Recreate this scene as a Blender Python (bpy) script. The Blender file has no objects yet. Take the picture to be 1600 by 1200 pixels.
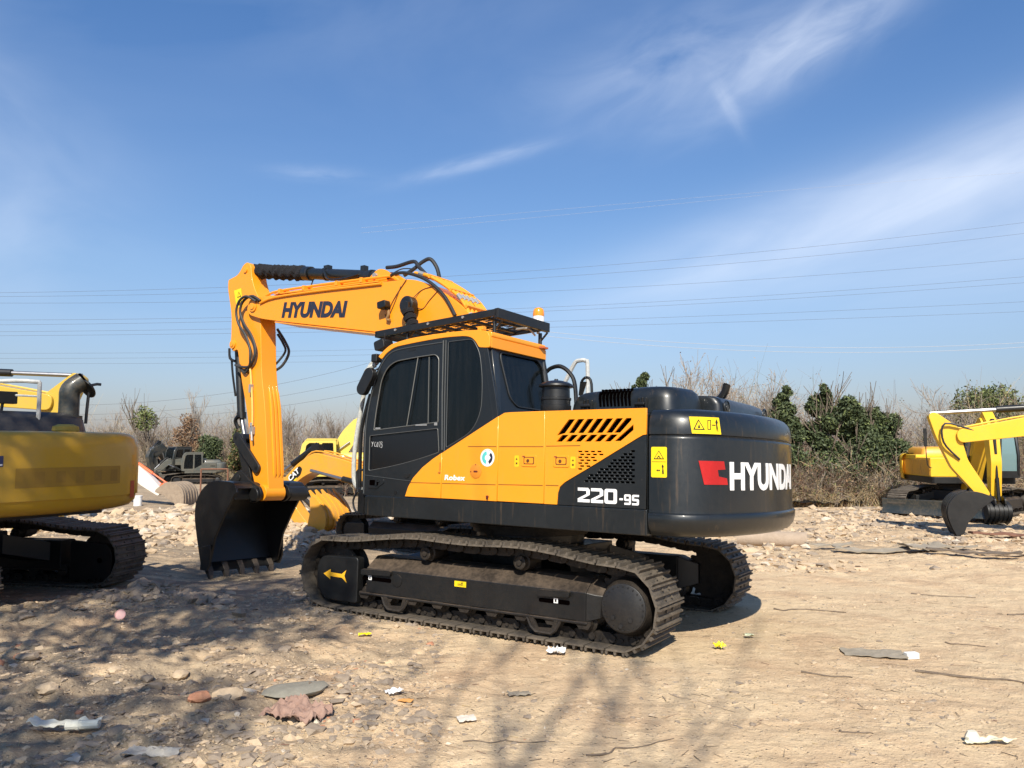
import bpy, bmesh, math, random
import numpy as np
from mathutils import Vector, Matrix, Euler
R = math.radians
SC = bpy.context.scene
COL = SC.collection
# ------------------------------------------------------------------ camera, sky, sun, exposure
cam = bpy.data.cameras.new('camera')
camo = bpy.data.objects.new('camera', cam); COL.objects.link(camo)
camo.location = (0, 0, 1.78)
camo.rotation_euler = (R(90 + 4.53), 0, 0)
cam.sensor_width = 36.0; cam.lens = 27.0
cam.clip_start = 0.05; cam.clip_end = 6000
SC.camera = camo
SUN_EL, SUN_AZ = 43.0, -1.0     # azimuth: degrees the light travels to the left (+) of the view axis
sun = bpy.data.lights.new('sun', 'SUN'); sun.energy = 5.0; sun.angle = R(0.55); sun.color = (1.0, 0.93, 0.80)
suno = bpy.data.objects.new('sun', sun); COL.objects.link(suno)
travel = Vector((-math.sin(R(SUN_AZ)) * math.cos(R(SUN_EL)), math.cos(R(SUN_AZ)) * math.cos(R(SUN_EL)), -math.sin(R(SUN_EL))))
suno.rotation_euler = travel.to_track_quat('-Z', 'Y').to_euler()
SC.view_settings.view_transform = 'Standard'; SC.view_settings.look = 'None'
SC.view_settings.exposure = 0.52; SC.view_settings.gamma = 1.0
SC.render.engine = 'CYCLES'
world = bpy.data.worlds.new('World'); SC.world = world; world.use_nodes = True
wn = world.node_tree; wn.nodes.clear()
class NT:
    """small node-tree helper"""
    def __init__(s, tree): s.t = tree
    def n(s, kind, **kw):
        nd = s.t.nodes.new(kind)
        for k, v in kw.items():
            if k.startswith('i_'):
                key = k[2:]
                nd.inputs[int(key) if key.isdigit() else key.replace('_', ' ')].default_value = v
            else: setattr(nd, k, v)
        return nd
    def l(s, a, b): s.t.links.new(a, b)
    def m(s, op, a, b=None, c=None, clamp=False):
        nd = s.t.nodes.new('ShaderNodeMath'); nd.operation = op; nd.use_clamp = clamp
        for i, x in enumerate((a, b, c)):
            if x is None: continue
            if isinstance(x, (int, float)): nd.inputs[i].default_value = x
            else: s.l(x, nd.inputs[i])
        return nd.outputs[0]
    def mix(s, f, a, b, blend='MIX'):
        nd = s.t.nodes.new('ShaderNodeMix'); nd.data_type = 'RGBA'; nd.blend_type = blend
        for sock, x in ((nd.inputs[0], f), (nd.inputs[6], a), (nd.inputs[7], b)):
            if isinstance(x, (int, float)): sock.default_value = x
            elif isinstance(x, tuple): sock.default_value = (x[0], x[1], x[2], 1)
            else: s.l(x, sock)
        return nd.outputs[2]
    def ramp(s, f, stops):
        nd = s.t.nodes.new('ShaderNodeValToRGB'); el = nd.color_ramp.elements
        while len(el) < len(stops): el.new(0.5)
        for e, (p, c) in zip(el, stops):
            e.position = p; e.color = (c, c, c, 1) if isinstance(c, (int, float)) else (c[0], c[1], c[2], 1)
        s.l(f, nd.inputs[0]); return nd.outputs[0]
    def noise(s, vec, scale, detail=4, rough=0.5, dist=0.0):
        nd = s.t.nodes.new('ShaderNodeTexNoise'); nd.inputs['Scale'].default_value = scale
        nd.inputs['Detail'].default_value = detail; nd.inputs['Roughness'].default_value = rough
        nd.inputs['Distortion'].default_value = dist
        if vec is not None: s.l(vec, nd.inputs['Vector'])
        return nd.outputs[0]
W = NT(wn)
sky = W.n('ShaderNodeTexSky', sky_type='NISHITA', sun_disc=False)
sky.sun_elevation = R(SUN_EL); sky.sun_rotation = R(180 - SUN_AZ)
sky.altitude = 100; sky.air_density = 1.35; sky.dust_density = 0.9; sky.ozone_density = 2.6
tc = W.n('ShaderNodeTexCoord'); sep = W.n('ShaderNodeSeparateXYZ'); W.l(tc.outputs['Generated'], sep.inputs[0])
deg = 180 / math.pi
az = W.m('MULTIPLY', W.m('ARCTAN2', sep.outputs[0], sep.outputs[1]), deg)
el = W.m('MULTIPLY', W.m('ARCSINE', sep.outputs[2]), deg)
def cloud(ca, ce, rot, sa, sb, na, nb, lo, hi, amt, seed, dist=1.2):
    """one cirrus streak: centre azimuth/elevation, rotation, half sizes in degrees, noise stretch"""
    c, s = math.cos(R(rot)), math.sin(R(rot))
    da = W.m('SUBTRACT', az, ca); de = W.m('SUBTRACT', el, ce)
    a = W.m('ADD', W.m('MULTIPLY', da, c), W.m('MULTIPLY', de, s))
    b = W.m('SUBTRACT', W.m('MULTIPLY', de, c), W.m('MULTIPLY', da, s))
    r2 = W.m('ADD', W.m('POWER', W.m('ABSOLUTE', W.m('DIVIDE', a, sa)), 2.0), W.m('POWER', W.m('ABSOLUTE', W.m('DIVIDE', b, sb)), 2.0))
    g = W.m('EXPONENT', W.m('MULTIPLY', r2, -1.0))
    cx = W.n('ShaderNodeCombineXYZ'); W.l(W.m('DIVIDE', a, na), cx.inputs[0]); W.l(W.m('DIVIDE', b, nb), cx.inputs[1]); cx.inputs[2].default_value = seed
    n = W.noise(cx.outputs[0], 1.0, 5, 0.52, dist)
    n = W.m('MULTIPLY', W.m('SUBTRACT', n, lo), 1 / (hi - lo), clamp=True)
    return W.m('MULTIPLY', W.m('MULTIPLY', g, n), amt)
CL = [cloud(26, 15.7, 13, 18, 2.6, 16, 3.6, 0.10, 0.85, 0.80, 3.1, .5),
      cloud(38, 14.5, 9, 17, 5.0, 18, 6.0, 0.10, 0.85, 0.62, 9.1, .5),
      cloud(21.5, 26.8, 22, 8.5, 2.0, 6, 2.4, 0.22, 0.72, 0.50, 5.7, .8),
      cloud(13, 26.5, 10, 10, 3.0, 9, 3.5, 0.2, 0.8, 0.36, 1.7, .9),
      cloud(16.2, 23.6, -62, 2.0, 0.5, 3, 1.0, 0.1, 0.7, 0.22, 8.2, .4),
      cloud(-2.6, 20.6, 14, 5.5, 0.5, 4, 0.8, 0.2, 0.75, 0.34, 2.2, .6),
      cloud(-14.5, 19.3, 2, 3, 0.5, 3, 0.8, 0.2, 0.75, 0.20, 7.2, .5),
      cloud(-36, 14.0, -12, 9, 6, 14, 7, 0.2, 0.85, 0.42, 4.4, .5),
      cloud(-37, 22.0, -30, 8, 3, 10, 4, 0.25, 0.85, 0.20, 6.4, .5),
      cloud(0, 9, 3, 45, 5, 30, 9, 0.25, 0.9, 0.14, 12.4, .4),
      cloud(-6, 34, 10, 60, 9, 25, 8, 0.35, 0.9, 0.22, 14.4, .5)]
tot = CL[0]
for c_ in CL[1:]: tot = W.m('ADD', tot, c_)
tot = W.m('MINIMUM', tot, 0.85)
lowhaze = W.ramp(W.m('DIVIDE', el, 60.0), [(0.0, (0.62, 0.64, 0.92)), (0.08, (0.64, 0.71, 0.97)), (0.20, (0.70, 0.83, 1.05)), (0.50, (0.55, 0.80, 1.12)), (1.0, (0.5, 0.76, 1.1))])
skyc = W.mix(1.0, sky.outputs[0], lowhaze, 'MULTIPLY')
final = W.mix(tot, skyc, (7.2, 7.9, 9.2))
bg = W.n('ShaderNodeBackground'); bg.inputs['Strength'].default_value = 0.088
W.l(final, bg.inputs['Color'])
wo = W.n('ShaderNodeOutputWorld'); W.l(bg.outputs[0], wo.inputs[0])

# ------------------------------------------------------------------ materials
MATS = {}
def mat(name, build):
    if name not in MATS:
        m_ = bpy.data.materials.new(name); m_.use_nodes = True
        t = NT(m_.node_tree); p = m_.node_tree.nodes['Principled BSDF']
        build(t, p); MATS[name] = m_
    return MATS[name]
def coord(t, kind='Object'): return t.n('ShaderNodeTexCoord').outputs[kind]
def paint(name, c, rough=0.35, var=0.12, dust=0.25, dustc=(0.30, 0.22, 0.15), coat=0.3, metal=0.0, scale=2.0, chips=None):
    def b(t, p):
        v = coord(t)
        n1 = t.noise(v, scale, 5, 0.6); n2 = t.noise(v, scale * 9, 6, 0.7)
        col = t.mix(t.m('MULTIPLY', n1, 1.0), tuple(x * (1 - var) for x in c), tuple(min(1, x * (1 + var)) for x in c))
        d = t.m('MULTIPLY', t.m('SUBTRACT', t.m('ADD', t.m('MULTIPLY', n1, .5), t.m('MULTIPLY', n2, .5)), 0.44), 5.0, clamp=True)
        d = t.m('MULTIPLY', d, dust)
        col = t.mix(d, col, dustc)
        if chips:      # small nicks and rusty specks in the paint
            k = t.m('MULTIPLY', t.m('SUBTRACT', t.noise(v, 38, 3, 0.6), 0.715), 22.0, clamp=True)
            col = t.mix(t.m('MULTIPLY', k, 0.8), col, chips)
            mp = t.n('ShaderNodeMapping'); mp.inputs['Scale'].default_value = (9, 9, 0.7); t.l(v, mp.inputs[0])
            st = t.m('MULTIPLY', t.m('SUBTRACT', t.noise(mp.outputs[0], 2.2, 5, 0.6), 0.60), 5.0, clamp=True)
            col = t.mix(t.m('MULTIPLY', st, 0.16), col, (0.42, 0.26, 0.12))
        t.l(col, p.inputs['Base Color'])
        t.l(t.m('ADD', t.m('ADD', t.m('MULTIPLY', n2, 0.24), t.m('MULTIPLY', n1, 0.22)), rough - 0.18), p.inputs['Roughness'])
        p.inputs['Coat Weight'].default_value = coat; p.inputs['Coat Roughness'].default_value = 0.12
        p.inputs['Metallic'].default_value = metal
        bp = t.n('ShaderNodeBump'); bp.inputs['Strength'].default_value = 0.06; bp.inputs['Distance'].default_value = 0.01
        t.l(n1, bp.inputs['Height']); t.l(bp.outputs[0], p.inputs['Normal'])
    return mat(name, b)
def rough(name, c1, c2, scale=8, r=0.85, bump=0.4, dist=0.02, metal=0.0):
    def b(t, p):
        v = coord(t); n1 = t.noise(v, scale, 6, 0.65); n2 = t.noise(v, scale * 5, 5, 0.7)
        f = t.m('MULTIPLY', t.m('SUBTRACT', t.m('ADD', t.m('MULTIPLY', n1, .6), t.m('MULTIPLY', n2, .4)), 0.3), 2.5, clamp=True)
        t.l(t.mix(f, c1, c2), p.inputs['Base Color']); p.inputs['Roughness'].default_value = r
        p.inputs['Metallic'].default_value = metal
        bp = t.n('ShaderNodeBump'); bp.inputs['Strength'].default_value = bump; bp.inputs['Distance'].default_value = dist
        t.l(n2, bp.inputs['Height']); t.l(bp.outputs[0], p.inputs['Normal'])
    return mat(name, b)
def plain(name, c, r=0.5, metal=0.0, **kw):
    def b(t, p):
        p.inputs['Base Color'].default_value = (*c, 1); p.inputs['Roughness'].default_value = r; p.inputs['Metallic'].default_value = metal
        n = t.noise(coord(t), 14, 4, 0.6)
        t.l(t.m('ADD', t.m('MULTIPLY', n, 0.16), r - 0.08), p.inputs['Roughness'])
        t.l(t.mix(n, tuple(x * .88 for x in c), tuple(min(1, x * 1.1) for x in c)), p.inputs['Base Color'])
        for k, v in kw.items(): p.inputs[k.replace('_', ' ')].default_value = v
    return mat(name, b)
ORANGE = paint('orange_paint', (0.86, 0.305, 0.010), 0.40, 0.06, 0.20, (0.60, 0.26, 0.04), 0.25, chips=(0.22, 0.075, 0.02))
CHAR = paint('charcoal_paint', (0.0068, 0.0092, 0.0110), 0.34, 0.2, 0.14, (0.035, 0.033, 0.03), 0.25, chips=(0.05, 0.045, 0.04))
CHAR2 = paint('charcoal_paint_cab', (0.0065, 0.0085, 0.0105), 0.40, 0.2, 0.12, (0.035, 0.033, 0.03), 0.2)
BLACK = paint('black_paint', (0.005, 0.0055, 0.006), 0.42, 0.3, 0.2, (0.03, 0.026, 0.021), 0.15)
BUCKETP = paint('black_bucket_paint', (0.0065, 0.0065, 0.0065), 0.45, 0.3, 0.25, (0.03, 0.027, 0.022), 0.12)
def _frame(t, p):
    v = coord(t); n1 = t.noise(v, 3.2, 6, 0.6); n2 = t.noise(v, 22, 6, 0.7)
    g = t.n('ShaderNodeNewGeometry'); s_ = t.n('ShaderNodeSeparateXYZ'); t.l(g.outputs['True Normal'], s_.inputs[0])
    settled = t.m('MULTIPLY', t.m('SUBTRACT', s_.outputs[2], 0.25), 2.0, clamp=True)      # dried mud lies on what faces up
    d = t.m('MULTIPLY', t.m('SUBTRACT', t.m('ADD', t.m('MULTIPLY', n1, .55), t.m('MULTIPLY', n2, .45)), 0.42), 3.5, clamp=True)
    f = t.m('MAXIMUM', t.m('MULTIPLY', d, 0.09), t.m('MULTIPLY', settled, t.m('ADD', t.m('MULTIPLY', d, 0.75), 0.25)))
    t.l(t.mix(f, (0.0065, 0.007, 0.0075), (0.115, 0.080, 0.052)), p.inputs['Base Color']); t.l(t.m('ADD', t.m('MULTIPLY', f, .4), .42), p.inputs['Roughness'])
    bp = t.n('ShaderNodeBump'); bp.inputs['Strength'].default_value = .35; bp.inputs['Distance'].default_value = .008; t.l(n2, bp.inputs['Height']); t.l(bp.outputs[0], p.inputs['Normal'])
MUDDY = mat('muddy_track_frame', _frame)
SHOE = rough('dusty_track_steel', (0.022, 0.020, 0.018), (0.185, 0.150, 0.112), 6, 0.62, 0.5, 0.006, 0.0)
CHAIN = rough('greasy_steel', (0.006, 0.0055, 0.005), (0.050, 0.038, 0.028), 9, 0.6, 0.5, 0.006, 0.2)
DISC = paint('drive_cover_paint', (0.011, 0.011, 0.012), 0.5, 0.3, 0.4, (0.035, 0.03, 0.025), 0.1, scale=5)
RUBBER = plain('hose_rubber', (0.018, 0.020, 0.023), 0.5)
BOOT = rough('black_knit_cover', (0.004, 0.004, 0.006), (0.022, 0.022, 0.028), 45, 0.95, 1.0, 0.03)
CHROME = plain('rod_steel', (0.30, 0.30, 0.31), 0.38, 0.9)
GREYM = plain('grey_metal', (0.30, 0.30, 0.30), 0.45, 0.3)
WHITE = plain('white_vinyl', (0.80, 0.80, 0.80), 0.4)
INK = plain('dark_vinyl', (0.020, 0.022, 0.040), 0.45)
INK2 = plain('black_ink', (0.012, 0.012, 0.012), 0.5)
RED = plain('red_vinyl', (0.42, 0.010, 0.010), 0.45)
YSTICK = plain('yellow_sticker', (0.86, 0.62, 0.01), 0.45)
TEAL = plain('teal_vinyl', (0.10, 0.50, 0.48), 0.4)
SLOT = plain('slot_shade_black', (0.0015, 0.0008, 0.0008), 1.0, Specular_IOR_Level=0.0)  # flat black, puts the shade inside slots and openings into the colour
SEAM = plain('seam_dark', (0.10, 0.035, 0.006), 0.7)
FABRIC = plain('seat_fabric', (0.03, 0.03, 0.032), 0.9)
def _glass(t, p):
    v = coord(t); mp = t.n('ShaderNodeMapping'); mp.inputs['Scale'].default_value = (14, 14, 1.2); t.l(v, mp.inputs[0])
    n = t.noise(mp.outputs[0], 1.6, 6, 0.65)
    p.inputs['Base Color'].default_value = (0.010, 0.013, 0.014, 1)
    d = t.m('MULTIPLY', t.m('SUBTRACT', n, 0.42), 1.4, clamp=True)
    t.l(t.mix(d, (0.004, 0.006, 0.007), (0.020, 0.021, 0.022)), p.inputs['Base Color'])
    t.l(t.m('ADD', t.m('MULTIPLY', d, 0.5), 0.06), p.inputs['Roughness'])
    p.inputs['Alpha'].default_value = 0.82; p.inputs['Specular IOR Level'].default_value = 0.32
GLASS = mat('tinted_glass', _glass)
def _glass2(t, p):
    p.inputs['Base Color'].default_value = (0.10, 0.17, 0.155, 1); p.inputs['Roughness'].default_value = 0.06; p.inputs['Alpha'].default_value = 0.75
GLASSC = mat('clear_cab_glass', _glass2)
AMBER = plain('amber_lens', (0.85, 0.28, 0.02), 0.2, 0.0, Coat_Weight=0.5)
def catpaint(name, c, d=0.2): return paint(name, c, 0.42, 0.12, d, (0.28, 0.2, 0.11), 0.25)
YEL_L = catpaint('yellow_paint_faded', (0.56, 0.31, 0.010), 0.15)
YEL_B = catpaint('yellow_paint_shaded', (0.56, 0.36, 0.03), 0.25)  # duller yellow: tree shade on the boom put into the paint colour
YEL_C = catpaint('yellow_paint_warm', (0.72, 0.335, 0.025), 0.35)
YEL_M = catpaint('yellow_paint_bright', (0.80, 0.47, 0.02), 0.15)
YEL_P = catpaint('yellow_paint_pale', (0.70, 0.52, 0.09), 0.3)
WHT_P = catpaint('white_paint', (0.72, 0.68, 0.62), 0.3)
ORG_P = catpaint('red_orange_paint', (0.80, 0.13, 0.03), 0.15)
DKG = catpaint('dark_green_black_paint', (0.022, 0.03, 0.032), 0.3)
GRY_P = catpaint('grey_green_paint', (0.07, 0.075, 0.065), 0.3)
def _glass3(t, p):
    p.inputs['Base Color'].default_value = (0.20, 0.31, 0.32, 1); p.inputs['Roughness'].default_value = 0.06; p.inputs['Alpha'].default_value = 0.6
GLASSB = mat('bluish_cab_glass', _glass3)

# ------------------------------------------------------------------ mesh builder
def link(name, me, parent=None, mats=()):
    o = bpy.data.objects.new(name, me); COL.objects.link(o)
    if parent is not None: o.parent = parent
    for m_ in mats: me.materials.append(m_)
    return o
def tag(o, label=None, cat=None, group=None, kind=None):
    if label: o['label'] = label
    if cat: o['category'] = cat
    if group: o['group'] = group
    if kind: o['kind'] = kind
    return o
def empty(name, loc=(0, 0, 0), rz=0.0):
    o = bpy.data.objects.new(name, None); COL.objects.link(o); o.location = loc; o.rotation_euler = (0, 0, rz)
    o.empty_display_size = 0.3; return o
def catmull(pts, n=6, closed=False):
    P = [Vector(p) for p in pts]; out = []; L = len(P)
    rng = range(L) if closed else range(L - 1)
    for i in rng:
        if closed: a, b, c, d = P[(i - 1) % L], P[i], P[(i + 1) % L], P[(i + 2) % L]
        else: a, b, c, d = P[max(i - 1, 0)], P[i], P[i + 1], P[min(i + 2, L - 1)]
        for k in range(n):
            t = k / n
            out.append(0.5 * ((2 * b) + (c - a) * t + (2 * a - 5 * b + 4 * c - d) * t * t + (3 * b - a - 3 * c + d) * t ** 3))
    if not closed: out.append(P[-1])
    return out
class MB:
    def __init__(s): s.v = []; s.f = []; s.mi = []; s.xf = None
    def add(s, vs, fs, mi=0):
        b = len(s.v)
        if s.xf is not None: vs = [s.xf @ Vector(x) for x in vs]
        s.v += [tuple(x) for x in vs]; s.f += [tuple(i + b for i in f) for f in fs]; s.mi += [mi] * len(fs)
        return s
    def box(s, x0, x1, y0, y1, z0, z1, mi=0):
        if x0 > x1: x0, x1 = x1, x0
        if y0 > y1: y0, y1 = y1, y0
        if z0 > z1: z0, z1 = z1, z0
        return s.add([(x0, y0, z0), (x1, y0, z0), (x1, y1, z0), (x0, y1, z0), (x0, y0, z1), (x1, y0, z1), (x1, y1, z1), (x0, y1, z1)],
                     [(0, 3, 2, 1), (4, 5, 6, 7), (0, 1, 5, 4), (1, 2, 6, 5), (2, 3, 7, 6), (3, 0, 4, 7)], mi)
    def prism(s, poly, y0, y1, mi=0, plane='xz', off=None):
        """polygon (a,b) extruded; plane 'xz' along y, 'xy' along z, 'yz' along x"""
        n = len(poly)
        area = sum(poly[i][0] * poly[(i + 1) % n][1] - poly[(i + 1) % n][0] * poly[i][1] for i in range(n))
        P = list(poly) if area > 0 else list(poly)[::-1]
        if y0 > y1: y0, y1 = y1, y0
        if plane == 'xz':
            A = [(a, y1, b) for a, b in P]; B = [(a, y0, b) for a, b in P]; flip = True
        elif plane == 'xy':
            A = [(a, b, y1) for a, b in P]; B = [(a, b, y0) for a, b in P]; flip = False
        else:
            A = [(y1, a, b) for a, b in P]; B = [(y0, a, b) for a, b in P]; flip = False
        top = tuple(range(n)); bot = tuple(range(2 * n - 1, n - 1, -1))
        sides = [(i, i + n, (i + 1) % n + n, (i + 1) % n) for i in range(n)]
        fs = [top, bot] + sides
        if flip: fs = [f[::-1] for f in fs]
        return s.add(A + B, fs, mi)
    def cyl(s, p0, p1, r, r1=None, seg=16, mi=0, caps=True):
        p0, p1 = Vector(p0), Vector(p1); d = (p1 - p0)
        if d.length < 1e-6: return s
        q = d.normalized().to_track_quat('Z', 'Y'); r1 = r if r1 is None else r1
        vs = []; fs = []
        for p, rr in ((p0, r), (p1, r1)):
            for k in range(seg):
                a = 2 * math.pi * k / seg; vs.append(p + q @ Vector((rr * math.cos(a), rr * math.sin(a), 0)))
        for k in range(seg): fs.append((k, (k + 1) % seg, seg + (k + 1) % seg, seg + k))
        if caps: fs += [tuple(range(seg - 1, -1, -1)), tuple(range(seg, 2 * seg))]
        return s.add(vs, fs, mi)
    def tube(s, pts, r, seg=8, smooth=0, mi=0, r1=None, caps=True):
        P = catmull(pts, smooth) if smooth else [Vector(p) for p in pts]
        vs = []; fs = []; n = len(P); q = None
        for i, p in enumerate(P):
            d = (P[min(i + 1, n - 1)] - P[max(i - 1, 0)]).normalized()
            if q is None: q = d.to_track_quat('Z', 'Y')
            else:
                old = q @ Vector((0, 0, 1)); q = old.rotation_difference(d) @ q
            rr = r if r1 is None else r + (r1 - r) * i / (n - 1)
            for k in range(seg):
                a = 2 * math.pi * k / seg; vs.append(p + q @ Vector((rr * math.cos(a), rr * math.sin(a), 0)))
        for i in range(n - 1):
            for k in range(seg): fs.append((i * seg + k, i * seg + (k + 1) % seg, (i + 1) * seg + (k + 1) % seg, (i + 1) * seg + k))
        if caps: fs += [tuple(range(seg - 1, -1, -1)), tuple(range((n - 1) * seg, n * seg))]
        return s.add(vs, fs, mi)
    def lathe(s, c, prof, axis='z', seg=24, mi=0):
        c = Vector(c); vs = []; fs = []; n = len(prof)
        for (r_, h) in prof:
            for k in range(seg):
                a = 2 * math.pi * k / seg; x, y = r_ * math.cos(a), r_ * math.sin(a)
                vs.append(c + (Vector((x, y, h)) if axis == 'z' else Vector((y, h, x)) if axis == 'y' else Vector((h, x, y))))
        for i in range(n - 1):
            for k in range(seg): fs.append((i * seg + k, i * seg + (k + 1) % seg, (i + 1) * seg + (k + 1) % seg, (i + 1) * seg + k))
        fs += [tuple(range(seg - 1, -1, -1)), tuple(range((n - 1) * seg, n * seg))]
        return s.add(vs, fs, mi)
    def rings(s, rings, mi=0, closed=True, caps=True):
        n = len(rings[0]); vs = [p for r_ in rings for p in r_]; fs = []
        for i in range(len(rings) - 1):
            for k in range(n if closed else n - 1):
                fs.append((i * n + k, i * n + (k + 1) % n, (i + 1) * n + (k + 1) % n, (i + 1) * n + k))
        if caps: fs += [tuple(range(n - 1, -1, -1)), tuple(range((len(rings) - 1) * n, len(rings) * n))]
        return s.add(vs, fs, mi)
    def build(s, name, m_, parent=None, bevel=0.0, seg=2, angle=35, rz=0.0):
        me = bpy.data.meshes.new(name); me.from_pydata(s.v, [], s.f)
        ms = m_ if isinstance(m_, (list, tuple)) else [m_]
        o = link(name, me, parent, ms)
        me.polygons.foreach_set('material_index', s.mi)
        me.polygons.foreach_set('use_smooth', [True] * len(me.polygons))
        if bevel > 0:
            b = o.modifiers.new('bevel', 'BEVEL'); b.width = bevel; b.segments = seg; b.limit_method = 'ANGLE'; b.angle_limit = R(angle); b.harden_normals = True; b.use_clamp_overlap = True
        else:
            me.set_sharp_from_angle(angle=R(angle))
        me.update()
        if rz: o.rotation_euler = (0, 0, rz)
        return o
def fixn(o):
    bm = bmesh.new(); bm.from_mesh(o.data); bmesh.ops.recalc_face_normals(bm, faces=bm.faces); bm.to_mesh(o.data); bm.free(); return o
def _curve_mesh(cu):
    o = bpy.data.objects.new('tmp', cu); COL.objects.link(o)
    dg = bpy.context.evaluated_depsgraph_get(); dg.update()
    me = bpy.data.meshes.new_from_object(o.evaluated_get(dg))
    bpy.data.objects.remove(o); bpy.data.curves.remove(cu); return me
def plate(name, outer, holes, t, mapf, m_, parent, bevel=0.0):
    """flat plate with real holes. 2-D outline, thickness t, mapf(x, y, z) -> local point"""
    cu = bpy.data.curves.new('c', 'CURVE'); cu.dimensions = '2D'; cu.fill_mode = 'BOTH'; cu.extrude = t / 2
    for poly in [outer] + list(holes):
        sp = cu.splines.new('POLY'); sp.points.add(len(poly) - 1)
        for q, (x, y) in zip(sp.points, poly): q.co = (x, y, 0, 1)
        sp.use_cyclic_u = True
    me = _curve_mesh(cu); me.name = name
    for v in me.vertices: v.co = Vector(mapf(*v.co))
    o = link(name, me, parent); me.materials.clear(); me.materials.append(m_)
    bm = bmesh.new(); bm.from_mesh(me); bmesh.ops.remove_doubles(bm, verts=bm.verts, dist=1e-5)
    bmesh.ops.recalc_face_normals(bm, faces=bm.faces); bm.to_mesh(me); bm.free()
    return o
def side(v):       # 2-D (u, z) plate standing at y = v
    return lambda x, y, z: (x, v - z, y)
def text(name, body, size, mapf, m_, parent, off=0.0, shear=0.0, ext=0.0015, cut=False, space=1.0, width=1.0):
    cu = bpy.data.curves.new('t', 'FONT'); cu.body = body; cu.size = size; cu.offset = off; cu.shear = shear; cu.extrude = ext
    cu.resolution_u = 4; cu.space_character = space
    me = _curve_mesh(cu); me.name = name
    if cut:
        bm = bmesh.new(); bm.from_mesh(me)
        for _ in range(3):
            es = [e for e in bm.edges if e.calc_length() > 0.045]
            if not es: break
            bmesh.ops.subdivide_edges(bm, edges=es, cuts=1); bmesh.ops.triangulate(bm, faces=bm.faces)
        bm.to_mesh(me); bm.free()
    for v in me.vertices: v.co = Vector(mapf(v.co.x * width, v.co.y, v.co.z))
    me.materials.clear(); me.materials.append(m_)
    o = link(name, me, parent)
    bm = bmesh.new(); bm.from_mesh(me); bmesh.ops.recalc_face_normals(bm, faces=bm.faces); bm.to_mesh(me); bm.free()
    return o
def rrect(x0, x1, y0, y1, r, n=5):
    out = []
    for cx, cy, a0 in ((x1 - r, y1 - r, 0), (x0 + r, y1 - r, 90), (x0 + r, y0 + r, 180), (x1 - r, y0 + r, 270)):
        for k in range(n + 1):
            a = R(a0 + 90 * k / n); out.append((cx + r * math.cos(a), cy + r * math.sin(a)))
    return out
def rpoly(pts, r=0.05, n=4):
    """round the corners of a 2-D polygon; a point may carry its own radius as third value"""
    out = []; L = len(pts)
    for i in range(L):
        p = Vector(pts[i][:2]); rr = pts[i][2] if len(pts[i]) > 2 else r
        a = Vector(pts[i - 1][:2]); b = Vector(pts[(i + 1) % L][:2])
        da, db = (a - p), (b - p); t = min(rr, da.length * .48, db.length * .48)
        if t < 1e-4: out.append(tuple(p)); continue
        A = p + da.normalized() * t; B = p + db.normalized() * t
        for k in range(n + 1):
            s_ = k / n; q = A * (1 - s_) ** 2 + p * 2 * s_ * (1 - s_) + B * s_ * s_; out.append((q.x, q.y))
    return out
def beam(sp):
    """polygon around a spine of (u, z, half height)"""
    up = []; dn = []
    for i, (x, z, h) in enumerate(sp):
        a = Vector(sp[max(i - 1, 0)][:2]); b = Vector(sp[min(i + 1, len(sp) - 1)][:2]); d = (b - a).normalized()
        nx, nz = -d.y, d.x; up.append((x + nx * h, z + nz * h)); dn.append((x - nx * h, z - nz * h))
    return up + dn[::-1]
# ------------------------------------------------------------------ noise in numpy
def vnoise(x, y, seed=0):
    xi = np.floor(x).astype(np.int64); yi = np.floor(y).astype(np.int64); xf = x - xi; yf = y - yi
    def h(a, b):
        n = (a * 374761393 + b * 668265263 + seed * 974634777) & 0xffffffff
        n = ((n ^ (n >> 13)) * 1274126177) & 0xffffffff
        return ((n ^ (n >> 16)) & 0xffff) / 65535.0
    u = xf * xf * (3 - 2 * xf); v = yf * yf * (3 - 2 * yf)
    return (h(xi, yi) * (1 - u) + h(xi + 1, yi) * u) * (1 - v) + (h(xi, yi + 1) * (1 - u) + h(xi + 1, yi + 1) * u) * v
def fbm(x, y, o=4, seed=0):
    s = 0; a = 0.5; f = 1.0
    for k in range(o): s = s + a * (vnoise(x * f, y * f, seed + k * 17) - 0.5); a *= 0.5; f *= 2.03
    return s
def sstep(a, b, x): t = np.clip((x - a) / (b - a), 0, 1); return t * t * (3 - 2 * t)
YU, YT = R(144.698), R(148.3126)
TILT = R(2.0)
OX, OY = 0.198, 8.947
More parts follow.
